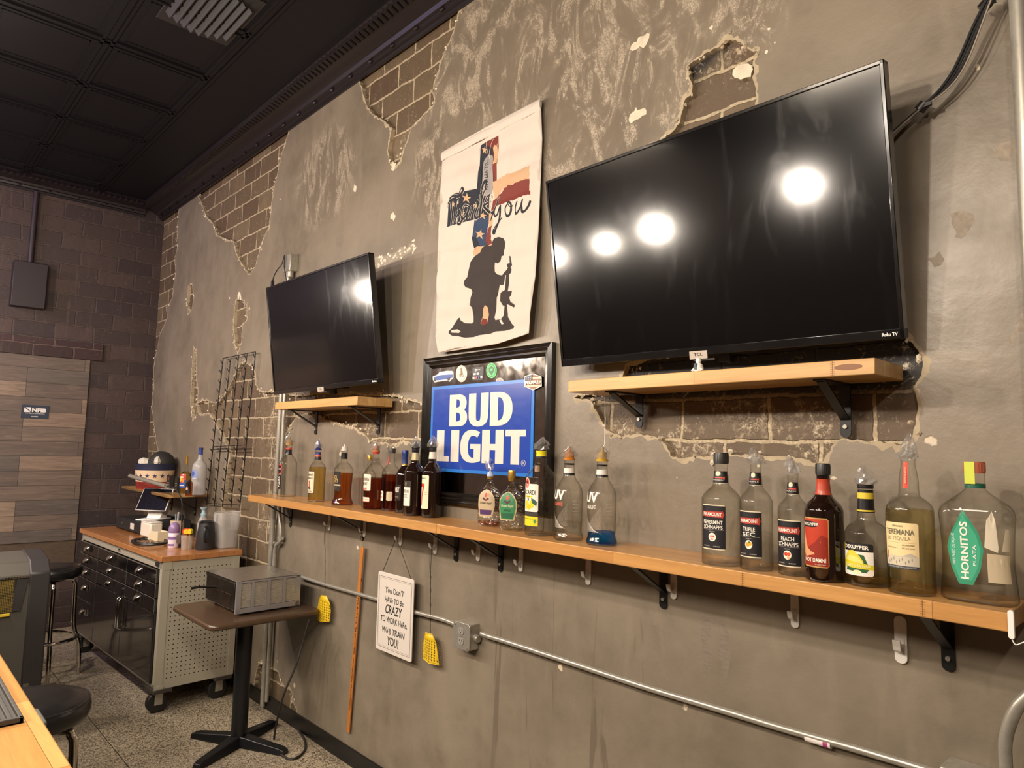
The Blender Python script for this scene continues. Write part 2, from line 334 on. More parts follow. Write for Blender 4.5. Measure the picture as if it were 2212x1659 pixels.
# ---------------------------------------------------------------- mesh helpers
class MB:
    def __init__(s): s.v = []; s.f = []; s.mi = []
    def add(s, vs, fs, mi=0):
        o = len(s.v); s.v += [tuple(v) for v in vs]
        for f in fs: s.f.append(tuple(o+i for i in f)); s.mi.append(mi)
        return s
    def box(s, x0, x1, y0, y1, z0, z1, mi=0):
        v = [(x, y, z) for x in (x0, x1) for y in (y0, y1) for z in (z0, z1)]
        return s.add(v, [(0, 1, 3, 2), (4, 6, 7, 5), (0, 4, 5, 1), (2, 3, 7, 6), (0, 2, 6, 4), (1, 5, 7, 3)], mi)
    def cyl(s, a, b, r, n=16, mi=0, r2=None, cap=True):
        a = Vector(a); b = Vector(b); d = (b-a).normalized(); r2 = r if r2 is None else r2
        t = Vector((0, 0, 1)) if abs(d.z) < 0.9 else Vector((1, 0, 0))
        x = d.cross(t).normalized(); y = d.cross(x)
        vs = []
        for p, q in ((a, r), (b, r2)):
            for i in range(n):
                g = 2*PI*i/n; vs.append(p + x*(math.cos(g)*q) + y*(math.sin(g)*q))
        fs = [(i, (i+1) % n, n+(i+1) % n, n+i) for i in range(n)]
        if cap: fs += [tuple(range(n-1, -1, -1)), tuple(range(n, 2*n))]
        return s.add(vs, fs, mi)
    def tube(s, pts, r, n=8, mi=0, closed=False, rs=None):
        pts = [Vector(p) for p in pts]; m = len(pts); vs = []
        prevx = None
        for k, p in enumerate(pts):
            if closed: d = pts[(k+1) % m] - pts[k-1]
            else: d = pts[min(k+1, m-1)] - pts[max(k-1, 0)]
            d.normalize()
            if prevx is None:
                t = Vector((0, 0, 1)) if abs(d.z) < 0.9 else Vector((1, 0, 0)); x = d.cross(t).normalized()
            else:
                x = (prevx - d*prevx.dot(d)).normalized()
            prevx = x; y = d.cross(x); q = rs[k] if rs else r
            for i in range(n):
                g = 2*PI*i/n; vs.append(p + x*(math.cos(g)*q) + y*(math.sin(g)*q))
        fs = []
        for k in range(m if closed else m-1):
            k2 = (k+1) % m
            for i in range(n): fs.append((k*n+i, k*n+(i+1) % n, k2*n+(i+1) % n, k2*n+i))
        if not closed: fs += [tuple(range(n-1, -1, -1)), tuple(range((m-1)*n, m*n))]
        return s.add(vs, fs, mi)
    def lathe(s, prof, cx=0, cy=0, z0=0, n=40, mi=0, sx=1, sy=1, p=2.0, capb=True, capt=True, jit=0):
        vs = []
        for (r, z) in prof:
            for i in range(n):
                g = 2*PI*i/n; c, q = math.cos(g), math.sin(g)
                if p != 2.0:
                    k = (abs(c)**p + abs(q)**p)**(-1/p); c *= k; q *= k
                rr = r*(1 + (random.uniform(-jit, jit) if jit else 0))
                vs.append((cx + c*rr*sx, cy + q*rr*sy, z0 + z + (random.uniform(-jit, jit)*r if jit else 0)))
        m = len(prof); fs = []
        for k in range(m-1):
            for i in range(n): fs.append((k*n+i, k*n+(i+1) % n, (k+1)*n+(i+1) % n, (k+1)*n+i))
        if capb: fs.append(tuple(range(n-1, -1, -1)))
        if capt: fs.append(tuple(range((m-1)*n, m*n)))
        return s.add(vs, fs, mi)
    def prism(s, poly, f0, f1, mi=0):
        """poly: 2-D points; f0, f1: functions (u,v)->3-D for the two caps"""
        n = len(poly); vs = [f0(*p) for p in poly] + [f1(*p) for p in poly]
        return s.add(vs, [tuple(range(n-1, -1, -1)), tuple(range(n, 2*n))] + [(i, (i+1) % n, n+(i+1) % n, n+i) for i in range(n)], mi)
    def shift(s, org):
        org = Vector(org); s.v = [tuple(Vector(v)-org) for v in s.v]; return s
    def build(s, name, mats, parent=None, sharp=35, bevel=0, flat=False, world=None):
        if world is not None: s.shift(world)
        me = bpy.data.meshes.new(name); me.from_pydata(s.v, [], s.f)
        if not isinstance(mats, (list, tuple)): mats = [mats]
        for m in mats: me.materials.append(m)
        me.polygons.foreach_set('material_index', s.mi)
        bm = bmesh.new(); bm.from_mesh(me)
        if not getattr(s, 'keepn', False): bmesh.ops.recalc_face_normals(bm, faces=bm.faces)
        bm.to_mesh(me); bm.free()
        if not flat:
            me.polygons.foreach_set('use_smooth', [True]*len(me.polygons)); me.set_sharp_from_angle(angle=math.radians(sharp))
        o = bpy.data.objects.new(name, me); COL.objects.link(o)
        if parent is not None: o.parent = parent
        if bevel:
            bv = o.modifiers.new('bevel', 'BEVEL'); bv.width = bevel; bv.segments = 2; bv.limit_method = 'ANGLE'; bv.angle_limit = math.radians(40)
            bv.harden_normals = False
        return o
def thing(name, label, cat, loc=(0, 0, 0), rz=0.0, group=None, rot=None):
    o = bpy.data.objects.new(name, None); COL.objects.link(o); o.location = loc
    o.rotation_euler = rot if rot else (0, 0, rz); o.empty_display_size = 0.05
    o['label'] = label; o['category'] = cat
    if group: o['group'] = group
    return o
def tag(o, label, cat, group=None):
    o['label'] = label; o['category'] = cat
    if group: o['group'] = group
    return o
def struct(o): o['kind'] = 'structure'; return o
def dup(root, loc=None, label=None, rot=None):
    r = root.copy(); COL.objects.link(r)
    if loc is not None: r.location = loc
    if rot is not None: r.rotation_euler = rot
    if label: r['label'] = label
    for ch in root.children:
        c = ch.copy(); COL.objects.link(c); c.parent = r
        for g in ch.children:
            d = g.copy(); COL.objects.link(d); d.parent = c
    return r
def smooth_path(pts, n=8):
    pts = [Vector(p) for p in pts]; out = []
    for i in range(len(pts)-1):
        p0 = pts[max(i-1, 0)]; p1 = pts[i]; p2 = pts[i+1]; p3 = pts[min(i+2, len(pts)-1)]
        for k in range(n):
            t = k/n
            out.append(0.5*((2*p1) + (p2-p0)*t + (2*p0-5*p1+4*p2-p3)*t*t + (3*p1-p0-3*p2+p3)*t**3))
    out.append(pts[-1]); return out
def inpoly(pt, poly):
    x, y = pt; c = False; j = len(poly)-1
    for i in range(len(poly)):
        xi, yi = poly[i]; xj, yj = poly[j]
        if (yi > y) != (yj > y) and x < (xj-xi)*(y-yi)/(yj-yi)+xi: c = not c
        j = i
    return c
def regions(dom, polys, grid=None):
    """triangulate a rectangle (x0,x1,y0,y1) (or polygon) cut by polys [(poly, tag)], later ones on top; returns verts, [(tri, tag)]"""
    if len(dom) == 4 and not isinstance(dom[0], (tuple, list)):
        x0, x1, y0, y1 = dom; domp = [(x0, y0), (x1, y0), (x1, y1), (x0, y1)]
    else:
        domp = dom; x0 = min(p[0] for p in dom); x1 = max(p[0] for p in dom); y0 = min(p[1] for p in dom); y1 = max(p[1] for p in dom)
    vs = []; es = []
    def loop(pl):
        o = len(vs); vs.extend(Vector(p) for p in pl); n = len(pl); es.extend((o+i, o+(i+1) % n) for i in range(n))
    loop(domp)
    for pl, t in polys: loop(pl)
    if grid:
        gx, gy = grid; nx = max(1, int((x1-x0)/gx)) if gx else 1; ny = max(1, int((y1-y0)/gy)) if gy else 1
        if gx and not gy:
            for i in range(1, nx):
                x = x0+(x1-x0)*i/nx; o = len(vs); vs.extend((Vector((x, y0)), Vector((x, y1)))); es.append((o, o+1))
        else:
            for i in range(1, nx):
                for j in range(1, ny): vs.append(Vector((x0+(x1-x0)*i/nx, y0+(y1-y0)*j/ny)))
    rv, re, rf, *_ = delaunay_2d_cdt(vs, es, [], 0, 1e-6)
    out = []; bbs = [(min(p[0] for p in pl), max(p[0] for p in pl), min(p[1] for p in pl), max(p[1] for p in pl)) for pl, t in polys]
    for f in rf:
        c = sum((rv[i] for i in f), Vector((0, 0)))/len(f)
        if not inpoly(c, domp): continue
        t = None
        for (pl, tg), bb in zip(reversed(polys), reversed(bbs)):
            if bb[0] <= c.x <= bb[1] and bb[2] <= c.y <= bb[3] and inpoly(c, pl): t = tg; break
        out.append((tuple(f), t))
    return rv, out
def jag(poly, step=0.02, amp=0.3, rnd=random, closed=True):
    out = []; n = len(poly)
    for i in range(n if closed else n-1):
        a = Vector(poly[i]); b = Vector(poly[(i+1) % n]); L = (b-a).length; k = max(1, int(L/step))
        nrm = Vector((-(b-a).y, (b-a).x)).normalized() if L > 0 else Vector((0, 0))
        drift = 0
        for j in range(k):
            t = j/k; drift = 0.6*drift + rnd.uniform(-1, 1)*amp*step
            p = a.lerp(b, t) + nrm*(drift if j else 0); out.append((p.x, p.y))
    return out
def ell(cx, cy, rx, ry=None, n=20, a0=0, a1=2*PI):
    ry = rx if ry is None else ry
    return [(cx+rx*math.cos(a0+(a1-a0)*i/n), cy+ry*math.sin(a0+(a1-a0)*i/n)) for i in range(n + (0 if abs(a1-a0-2*PI) < 1e-6 else 1))]
def roundpoly(poly, it=2):
    for _ in range(it):
        out = []; n = len(poly)
        for i in range(n):
            a, p, c = Vector(poly[i-1]), Vector(poly[i]), Vector(poly[(i+1) % n]); u, v = p-a, c-p
            if u.length > 1e-6 and v.length > 1e-6 and u.angle(v) < math.radians(50) and u.angle(v) > .01: out += [tuple(a.lerp(p, .75)), tuple(p.lerp(c, .25))]
            else: out.append(tuple(p))
        poly = out
    return poly
def rect(x0, x1, y0, y1): return [(x0, y0), (x1, y0), (x1, y1), (x0, y1)]
def rrect(x0, x1, y0, y1, r, n=4):
    out = []
    for cx, cy, a in ((x1-r, y0+r, -PI/2), (x1-r, y1-r, 0), (x0+r, y1-r, PI/2), (x0+r, y0+r, PI)):
        out += [(cx+r*math.cos(a+PI/2*i/n), cy+r*math.sin(a+PI/2*i/n)) for i in range(n+1)]
    return out
def star(cx, cy, r, rot=PI/2, k=0.4): return [(cx+(r if i % 2 == 0 else r*k)*math.cos(rot+PI*i/5), cy+(r if i % 2 == 0 else r*k)*math.sin(rot+PI*i/5)) for i in range(10)]
TXT = {}
def text2d(s, bold=0.0, shear=0.0, spacing=1.0):
    k = (s, bold, shear, spacing)
    if k in TXT: return TXT[k]
    cu = bpy.data.curves.new('t', 'FONT'); cu.body = s; cu.offset = bold; cu.shear = shear; cu.space_character = spacing; cu.resolution_u = 3
    ob = bpy.data.objects.new('t', cu); COL.objects.link(ob)
    dg = bpy.context.evaluated_depsgraph_get()
    me = bpy.data.meshes.new_from_object(ob.evaluated_get(dg))
    vs = [(v.co.x, v.co.y) for v in me.vertices]; fs = [tuple(p.vertices) for p in me.polygons]
    bpy.data.objects.remove(ob); bpy.data.curves.remove(cu); bpy.data.meshes.remove(me)
    if vs:
        x0 = min(v[0] for v in vs); x1 = max(v[0] for v in vs); y0 = min(v[1] for v in vs); y1 = max(v[1] for v in vs)
        vs = [((v[0]-x0)/(x1-x0), (v[1]-y0)/(y1-y0)) for v in vs]
    TXT[k] = (vs, fs); return TXT[k]
def text(mb, s, x0, x1, y0, y1, fn, mi, bold=0.0, shear=0.0, spacing=1.0, mx=0, vert=False):
    vs, fs = text2d(s, bold, shear, spacing)
    if vert: p = [(x0+(x1-x0)*(1-v), y0+(y1-y0)*u) for u, v in vs]
    else: p = [(x0+(x1-x0)*u, y0+(y1-y0)*v) for u, v in vs]
    if mx: p, fs = split2d(p, fs, mx)
    mb.add([fn(*q) for q in p], fs, mi)
def split2d(vs, fs, mx):
    """split triangles whose horizontal reach exceeds mx so that they can follow a curved surface"""
    vs = list(vs); out = []; st = []
    for f in fs:
        for i in range(1, len(f)-1): st.append((f[0], f[i], f[i+1]))
    mid = {}
    while st:
        f = st.pop(); e = max(((abs(vs[f[i]][0]-vs[f[(i+1) % 3]][0]), i) for i in range(3)))
        if e[0] <= mx or len(out) > 60000: out.append(f); continue
        i = e[1]; a, b, c = f[i], f[(i+1) % 3], f[(i+2) % 3]; k = (min(a, b), max(a, b))
        if k not in mid: mid[k] = len(vs); vs.append(((vs[a][0]+vs[b][0])/2, (vs[a][1]+vs[b][1])/2))
        m = mid[k]; st += [(a, m, c), (m, b, c)]
    return vs, out
def dens(poly, st, sv=1e9):
    out = []; n = len(poly)
    for i in range(n):
        a, b = poly[i], poly[(i+1) % n]; k = max(1, int(math.ceil(abs(b[0]-a[0])/st)), int(math.ceil(abs(b[1]-a[1])/sv)))
        out += [(a[0]+(b[0]-a[0])*j/k, a[1]+(b[1]-a[1])*j/k) for j in range(k)]
    return out
def stroke(pts, w, n=6):
    """outline polygons (quads) of a pen stroke along 2-D points; w = width or list"""
    P = [Vector((p[0], p[1], 0)) for p in pts]; P = smooth_path(P, n) if n > 1 else P
    m = len(P); ws = [w]*m if not isinstance(w, (list, tuple)) else [w[min(len(w)-1, int(i/(m-1)*(len(w)-1)))] for i in range(m)]
    L = []; R = []
    for i, p in enumerate(P):
        d = (P[min(i+1, m-1)]-P[max(i-1, 0)]); d = d.normalized() if d.length > 0 else Vector((1, 0, 0)); q = Vector((-d.y, d.x, 0))*ws[i]/2
        L.append((p+q)[:2]); R.append((p-q)[:2])
    return L, R
def addstroke(mb, pts, w, fn, mi, n=6):
    L, R = stroke(pts, w, n)
    vs = [fn(*p) for p in L] + [fn(*p) for p in R]; m = len(L)
    mb.add(vs, [(i, i+1, m+i+1, m+i) for i in range(m-1)], mi)
def addpoly(mb, poly, fn, mi):
    vs, fs = regions(poly, []); mb.add([fn(*v) for v in vs], [f for f, t in fs], mi)
# ---------------------------------------------------------------- the room
XB, XF, YL, ZC = -7.25, 2.6, -6.4, 3.93
def toW(pts): return [(W(x, y).x, W(x, y).z) for x, y in pts]
H = {}
H['corner'] = [(-7.6, 4.0), (W(388, 440).x, 4.0)] + toW([(384, 470), (382, 510), (384, 530), (377, 560), (379, 590), (374, 620), (372, 645), (358, 668), (362, 685), (346, 720), (341, 745), (334, 775), (331, 800), (331, 840), (328, 880), (332, 920), (338, 960), (345, 985), (352, 1060), (362, 1100), (352, 1150)]) + [(-6.95, 0.3), (-7.6, 0.3)]
H['tri'] = [(W(426, 400).x, 4.0)] + toW([(429, 425), (436, 440), (445, 465), (460, 482), (470, 508), (486, 516), (505, 521), (510, 545), (523, 570), (532, 583), (539, 592), (550, 578), (560, 540), (568, 515), (581, 490), (583, 470), (586, 440), (592, 400), (598, 380), (604, 345), (612, 318), (624, 283)]) + [(W(632, 262).x, 4.0)]
H['top'] = [(W(772, 150).x, 4.0)] + toW([(776, 168), (784, 200), (793, 228), (805, 247), (826, 258), (846, 275), (842, 300), (838, 325), (842, 350), (852, 360), (862, 350), (870, 325), (880, 300), (888, 275), (905, 258), (922, 240), (938, 222), (934, 195), (941, 165), (952, 130), (965, 100), (977, 72), (984, 50), (992, 22)]) + [(W(1000, 0).x, 4.0)]
H['slot'] = toW([(509, 648), (520, 645), (533, 660), (533, 690), (523, 700), (521, 738), (513, 762), (508, 745), (504, 704), (507, 670)])
H['slit'] = toW([(407, 618), (415, 615), (418, 640), (414, 668), (406, 678), (403, 655)])
H['slit2'] = toW([(418, 748), (424, 760), (423, 800), (427, 850), (424, 895), (417, 905), (412, 870), (415, 800)])
H['mid'] = toW([(424, 872), (440, 866), (455, 868), (470, 872), (488, 850), (500, 825), (513, 800), (520, 785), (532, 782), (548, 800), (553, 830), (560, 846), (600, 850), (640, 856), (700, 850), (850, 856), (880, 866), (925, 872), (925, 960), (905, 960), (870, 951), (845, 962), (830, 955), (800, 952), (785, 935), (765, 922), (735, 915), (705, 907), (690, 896), (660, 893), (640, 900), (622, 925), (610, 960), (607, 1000), (603, 1050), (598, 1100), (592, 1160), (590, 1200), (583, 1250), (560, 1255), (470, 1240), (476, 1150), (480, 1090), (487, 1050), (492, 1010), (497, 985), (490, 962), (478, 938), (466, 912), (452, 893), (430, 893)])
H['low'] = toW([(556, 1440), (570, 1430), (585, 1445), (600, 1452), (608, 1478), (622, 1488), (632, 1500), (628, 1512), (640, 1530), (640, 1590), (540, 1530)])
H['shelf'] = toW([(1278, 868), (1283, 882), (1291, 892), (1303, 915), (1311, 930), (1341, 942), (1368, 938), (1395, 940), (1426, 946), (1441, 965), (1448, 984), (1472, 990), (1500, 984), (1526, 986), (1565, 980), (1603, 984), (1640, 980), (1680, 985), (1720, 990), (1756, 1000), (1780, 996), (1795, 965), (1826, 946), (1860, 950), (1891, 954), (1949, 961), (1972, 938), (1979, 915), (1983, 884), (1979, 854), (1972, 838), (1990, 811), (1993, 781), (1987, 765), (1972, 742), (1950, 722), (1900, 715), (1500, 760), (1400, 775), (1352, 790), (1345, 811), (1340, 840), (1300, 852), (1262, 852), (1240, 858), (1262, 862)])
H['above'] = toW([(1484, 144), (1499, 131), (1517, 122), (1535, 111), (1553, 102), (1566, 88), (1589, 86), (1607, 101), (1635, 110), (1627, 131), (1629, 148), (1625, 166), (1631, 186), (1631, 222), (1622, 262), (1500, 300), (1430, 300), (1448, 289), (1462, 272), (1470, 258), (1474, 240), (1481, 213), (1497, 204), (1494, 178), (1488, 158)])
H['hole'] = toW([(868, 868), (876, 866), (880, 878), (872, 884)])
CH = {}   # flakes where only the paint is gone
CH[0] = toW([(1361, 107), (1364, 97), (1376, 90), (1378, 82), (1390, 78), (1398, 71), (1402, 82), (1397, 95), (1390, 104), (1382, 100), (1376, 106), (1366, 110)])
CH[1] = toW([(1358, 257), (1361, 247), (1370, 240), (1374, 231), (1384, 236), (1393, 233), (1396, 247), (1388, 250), (1379, 257), (1364, 266)])
RGX = toW([(803, 590), (803, 556), (822, 558), (833, 551), (846, 549), (858, 542), (868, 533), (880, 535), (890, 526), (899, 530), (894, 542), (878, 550), (862, 560), (846, 566), (830, 580), (815, 600)])
CH[3] = toW([(512, 640), (517, 630), (521, 642)])
CH[4] = toW([(1583, 152), (1594, 140), (1616, 137), (1624, 142), (1622, 166), (1600, 172), (1587, 168)])
CH[5] = toW([(845, 462), (850, 458), (855, 466), (850, 478), (844, 474)])
CH[6] = toW([(846, 350), (856, 352), (852, 368), (845, 366)])
CH[7] = toW([(2108, 140), (2114, 138), (2118, 150), (2110, 152)])
CH[8] = toW([(765, 398), (770, 402), (768, 415), (763, 410)])
RG = {}
RG[0] = toW([(2050, 462), (2068, 457), (2082, 455), (2102, 462), (2107, 478), (2096, 492), (2088, 508), (2076, 516), (2062, 512), (2060, 492), (2056, 470)])
RG[1] = toW([(1998, 558), (2016, 556), (2030, 542), (2040, 560), (2034, 572), (2018, 578), (2012, 566)])
RG[2] = toW([(2146, 322), (2155, 310), (2175, 306), (2192, 300), (2196, 330), (2180, 350), (2150, 338)])
RG[3] = toW([(2204, 680), (2214, 672), (2214, 700), (2190, 745), (2180, 748)])
RG[-1] = RGX
RG[4] = toW([(1510, 1335), (1522, 1330), (1536, 1345), (1530, 1400), (1538, 1420), (1533, 1470), (1522, 1466), (1516, 1400)])
RG[5] = toW([(1549, 1340), (1565, 1345), (1578, 1390), (1576, 1440), (1570, 1492), (1562, 1460), (1550, 1410), (1556, 1370)])
rr = random.Random(3)
pl = []
for k, v in RG.items(): pl.append((jag(v, 0.012, 0.5, rr), 3 if k < 4 else 4))
for k, v in H.items():
    if k in ('hole',): continue
    # a broken rim of bare plaster around every hole
    j = jag(v, 0.010, 0.45, rr); cxm = sum(p[0] for p in v)/len(v); rim = []
    n = len(j)
    for i, p in enumerate(j):
        a = Vector(j[i-1]); b = Vector(j[(i+1) % n]); d = (b-a); d = d.normalized() if d.length > 1e-9 else Vector((1, 0)); q = Vector((d.y, -d.x))
        s = .55*s + .45*max(0.0, rr.gauss(0.007, 0.012)) if i else .004; s = min(s, 0.03)
        if inpoly((p[0]+q.x*0.002, p[1]+q.y*0.002), j): q = -q
        rim.append((p[0]+q.x*(s+.0015), p[1]+q.y*(s+.0015)))
    pl.append((rim, 1)); pl.append((j, 0))
pl.append((jag(H['hole'], 0.008, .4, rr), 0))
for k, v in CH.items(): pl.append((jag(v, 0.012, 0.5, rr), 2))
for i in range(46):    # flakes along the scraped streak beside the smaller television
    t_ = rr.random(); p = toW([(804+94*t_+rr.gauss(0, 3), 574-44*t_+rr.gauss(0, 7))])[0]; s = rr.uniform(.004, .013)
    pl.append(([(p[0]+s*rr.uniform(.4, 1.6)*math.cos(a), p[1]+s*rr.uniform(.3, 1.0)*math.sin(a)) for a in (0, .9, 1.8, 2.7, 3.6, 4.5, 5.4)], 2))
for i in range(70):   # crumbs of plaster beside the holes
    k = rr.choice(['tri', 'top', 'slot', 'mid', 'shelf', 'above', 'slit2', 'shelf', 'above']); p = rr.choice(H[k])
    x = p[0]+rr.gauss(0, .045); z = p[1]+rr.gauss(0, .045)
    if z > 3.8 or any(inpoly((x, z), q) for q, t in pl if t in (0, 1)): continue
    s = rr.uniform(.002, .008); pl.append(([(x+s*rr.uniform(.5, 1.3)*math.cos(a), z+s*rr.uniform(.5, 1.6)*math.sin(a)) for a in (0, 1.2, 2.4, 3.6, 4.9)], 2))
dom = (XB, XF, 0.0, ZC)
rv, tris = regions(dom, pl)
mb = MB(); TH = 0.028
keep = [(f, t) for f, t in tris if t != 0]
mb.add([(v.x, 0.0, v.y) for v in rv], [f for f, t in keep]); mb.mi = [{None: 0, 1: 1, 2: 2, 3: 3, 4: 4}[t] for f, t in keep]; nkeep = len(keep)
# lumps of plaster still clinging round the broken edges
for k in ('tri', 'top', 'slot', 'slit', 'slit2', 'shelf', 'above', 'mid', 'low', 'corner'):
    v = H[k]; jg_ = jag(v, 0.03, 0.5, rr)
    for p in jg_:
        if p[1] > 3.82 or p[0] < XB+.05 or rr.random() < .45: continue
        for q in range(rr.choice((1, 1, 2))):
            s = rr.uniform(.003, .010); cx, cz = p[0]+rr.gauss(0, .010), p[1]+rr.gauss(0, .010)
            vs = [(cx+s*rr.uniform(.6, 1.4)*math.cos(a), -.002+rr.uniform(-.3, .3)*s, cz+s*rr.uniform(.6, 1.4)*math.sin(a)) for a in (0, 1.2, 2.4, 3.6, 4.9)]
            mb.add(vs + [(cx, -.002-s*rr.uniform(.5, 1.0), cz)], [(i_, (i_+1) % 5, 5) for i_ in range(5)], rr.choice((1, 2)))
# depth of the broken edge
ec = {}
for f, t in keep:
    for i in range(len(f)):
        a, b_ = f[i], f[(i+1) % len(f)]; ec[(min(a, b_), max(a, b_))] = ec.get((min(a, b_), max(a, b_)), 0)+1
for (a, b_), c in ec.items():
    if c == 1:
        A, Bv = rv[a], rv[b_]
        mb.add([(A.x, 0, A.y), (Bv.x, 0, Bv.y), (Bv.x, TH, Bv.y), (A.x, TH, A.y)], [(0, 1, 2, 3)], 1)
plaster = mb.build('wall_right', [M['plaster'], M['rim'], M['chip'], M['rough'], m_metal('dried_drips', '#82776a', .45, (2, 2, 6), 0, .3)], flat=True); struct(plaster)
mb = MB().box(XB-0.2, XF+.2, TH-0.004, TH+0.2, -0.1, ZC+0.1)
o = mb.build('wall_brickwork', M['brick_r'], plaster, flat=True)
struct(MB().box(XB-0.2, XB, YL-.2, TH, -0.1, ZC+.1).build('wall_back', M['brick_b'], flat=True))
struct(MB().box(XB-.2, XF+.2, YL-0.2, YL, -0.1, ZC+.1).build('wall_left', M['brick_b'], flat=True))
struct(MB().box(XF, XF+.2, YL-.2, .0, -0.1, ZC+.1).build('wall_front', pm('#5a5046', .7), flat=True))
struct(MB().box(XB-.2, XF+.2, YL-.2, .2, -0.12, 0).build('floor', M['floor'], flat=True))
# pressed tin ceiling: raised beads along both directions
mb = MB().box(XB-.2, XF+.2, YL-.2, .2, ZC, ZC+.1)
CX = [-3.70 - 0.635*k for k in range(-10, 6)]; CY = [-0.60 - 0.555*k for k in range(0, 10)]
for x in CX:
    if x > XF: continue
    for d in (-0.026, 0.026): mb.box(x+d-.008, x+d+.008, YL, -.60, ZC-.014, ZC)
    mb.box(x-.014, x+.014, YL, -.60, ZC-.007, ZC)
for y in CY:
    for d in (-0.026, 0.026): mb.box(XB+.1, XF, y+d-.008, y+d+.008, ZC-.014, ZC)
    mb.box(XB+.1, XF, y-.014, y+.014, ZC-.007, ZC)
for i, x in enumerate(CX[:-1]):          # a shallow inner frame in every panel
    for y in CY:
        a0, a1, b0, b1 = x-.635+.07, x-.07, y-.555+.07, y-.07
        for q in ((a0, a1, b0, b0+.006), (a0, a1, b1-.006, b1), (a0, a0+.006, b0, b1), (a1-.006, a1, b0, b1)): mb.box(q[0], q[1], q[2], q[3], ZC-.004, ZC)
struct(mb.build('ceiling', M['ceil'], flat=True))
# crown mouldings
def crown(name, p0, p1, inward, n_rope):
    mb = MB(); p0 = Vector(p0); p1 = Vector(p1); d = (p1-p0).normalized(); L = (p1-p0).length; inn = Vector(inward)
    prof = [(0, -.100), (.012, -.100), (.014, -.082), (.030, -.078), (.034, -.062), (.050, -.058), (.060, -.040), (.090, -.034), (.105, -.026), (.140, -.022), (.185, -.018), (.215, -.006), (.215, 0), (0, 0)]
    vs = []; n = len(prof)
    for p in (p0, p1):
        for (a, z) in prof: vs.append(p + inn*a + Vector((0, 0, ZC+z)))
    mb.add(vs, [(i, (i+1) % n, n+(i+1) % n, n+i) for i in range(n)] + [tuple(range(n)), tuple(range(n, 2*n))])
    k = int(L/0.046)
    for i in range(k):     # rope bead
        c = p0 + d*(L*(i+.5)/k) + inn*.180 + Vector((0, 0, ZC-.018))
        a = c - d*.010 - inn*.026; b = c + d*.010 + inn*.026
        mb.cyl(a, b, .019, 8)
    k = int(L/0.22)
    for i in range(k):     # little leaf drops
        c = p0 + d*(L*(i+.5)/k) + inn*.040 + Vector((0, 0, ZC-.070)); mb.cyl(c - d*.012, c + d*.012, .009, 6, r2=.003)
    return struct(mb.build(name, pm('#1d1719', .33, name='black_moulding_paint')))
crown('trim_1', (XB, 0, 0), (XF, 0, 0), (0, -1, 0), 0)
crown('trim_2', (XB, YL, 0), (XB, -.16, 0), (1, 0, 0), 0)
mb = MB().box(XB, XF, -.012, 0, 0, .088)
struct(mb.build('baseboard_right', M['black'], bevel=.003))
# header beam over the boarded-up opening of the back wall
zt = B(60, 728, XB).z; zb = B(60, 766, XB).z
mb = MB().box(XB, XB+.035, -2.6, B(221, 750, XB).y, zb, zt)
o = struct(mb.build('trim_3', m_brick('header_brick', 'y', hx('#3a1f22'), hx('#2a1718'), hx('#54423a'), eff=.25, phase=(9.2, .02)), flat=True))
M['film2'] = M['film']
# ---------------------------------------------------------------- shelves on the long wall
ZS = 1.343     # top of the long bottle shelf
def bracket(parent, x, ztop, depth, hgt, w=0.03, name='bracket'):
    mb = MB(); t = .005; ox, oy, oz = parent.location
    mb.box(x-w/2, x+w/2, -t, 0, ztop-hgt, ztop)
    mb.box(x-w/2, x+w/2, -depth, 0, ztop-t, ztop)
    a = Vector((x, -t, ztop-hgt*.72)); b = Vector((x, -depth*.9, ztop-t))
    d = (b-a).normalized(); q = Vector((0, -d.z, d.y))*t/2; e = Vector((w/2*.85, 0, 0))
    vs = [a-q-e, a+q-e, a+q+e, a-q+e, b-q-e, b+q-e, b+q+e, b-q+e]
    mb.add(vs, [(0, 1, 2, 3), (4, 5, 6, 7), (0, 1, 5, 4), (1, 2, 6, 5), (2, 3, 7, 6), (3, 0, 4, 7)])
    mb.cyl((x, -t*1.2, ztop-hgt+.002), (x, 0, ztop-hgt+.002), w/2, 14)
    mb.shift((ox, oy, oz)); o = mb.build(name, M['black'], parent)
    s = MB().cyl((x, -t*1.2-.004, ztop-hgt+.018), (x, -t, ztop-hgt+.018), .006, 8); s.shift((ox, oy, oz)); s.build('screw', M['steel'], o)
    return o
def wall_shelf(label, x0, x1, z1, depth, th, brs, name='wall_shelf', mat='maple_shelf', joints=(), knot=None):
    t = thing(name, label, 'shelf', ((x0+x1)/2, 0, z1-th))
    mb = MB()
    if name == 'bottle_shelf':
        pl_ = [(x0, -depth), (x1, -depth), (x1, 0), (-4.13, 0), (-4.13, -.052), (x0, -.052)]
        mb.prism(pl_, lambda u, v: (u, v, z1-th), lambda u, v: (u, v, z1))
    else: mb.box(x0, x1, -depth, 0, z1-th, z1)
    mb.shift(t.location)
    mb.build('board', M[mat], t, bevel=.0025)
    for x in joints:
        j = MB().box(x-.0008, x+.0008, -depth-.0003, -depth+.002, z1-th+.001, z1-.001)
        for k in range(7): j.box(x-.006, x+.006, -depth-.0003, -depth+.002, z1-th+.003+k*(th-.004)/7, z1-th+.004+k*(th-.004)/7)
        j.shift(t.location); j.build('finger_joint', pm('#8a5f30', .5), t)
    if knot:
        kx, kz = knot; j = MB(); addpoly(j, ell(kx, kz, .035, .008, 16), lambda u, v: (u, -depth-.0006, v), 0)
        j.shift(t.location); j.build('knot', pm('#7a4d28', .5, name='wood_knot'), t)
    for (x, h) in brs: bracket(t, x, z1-th, depth*.86, h)
    return t
xr1 = -0.612; xl1 = W(1226.9, 823.8, -.205).x
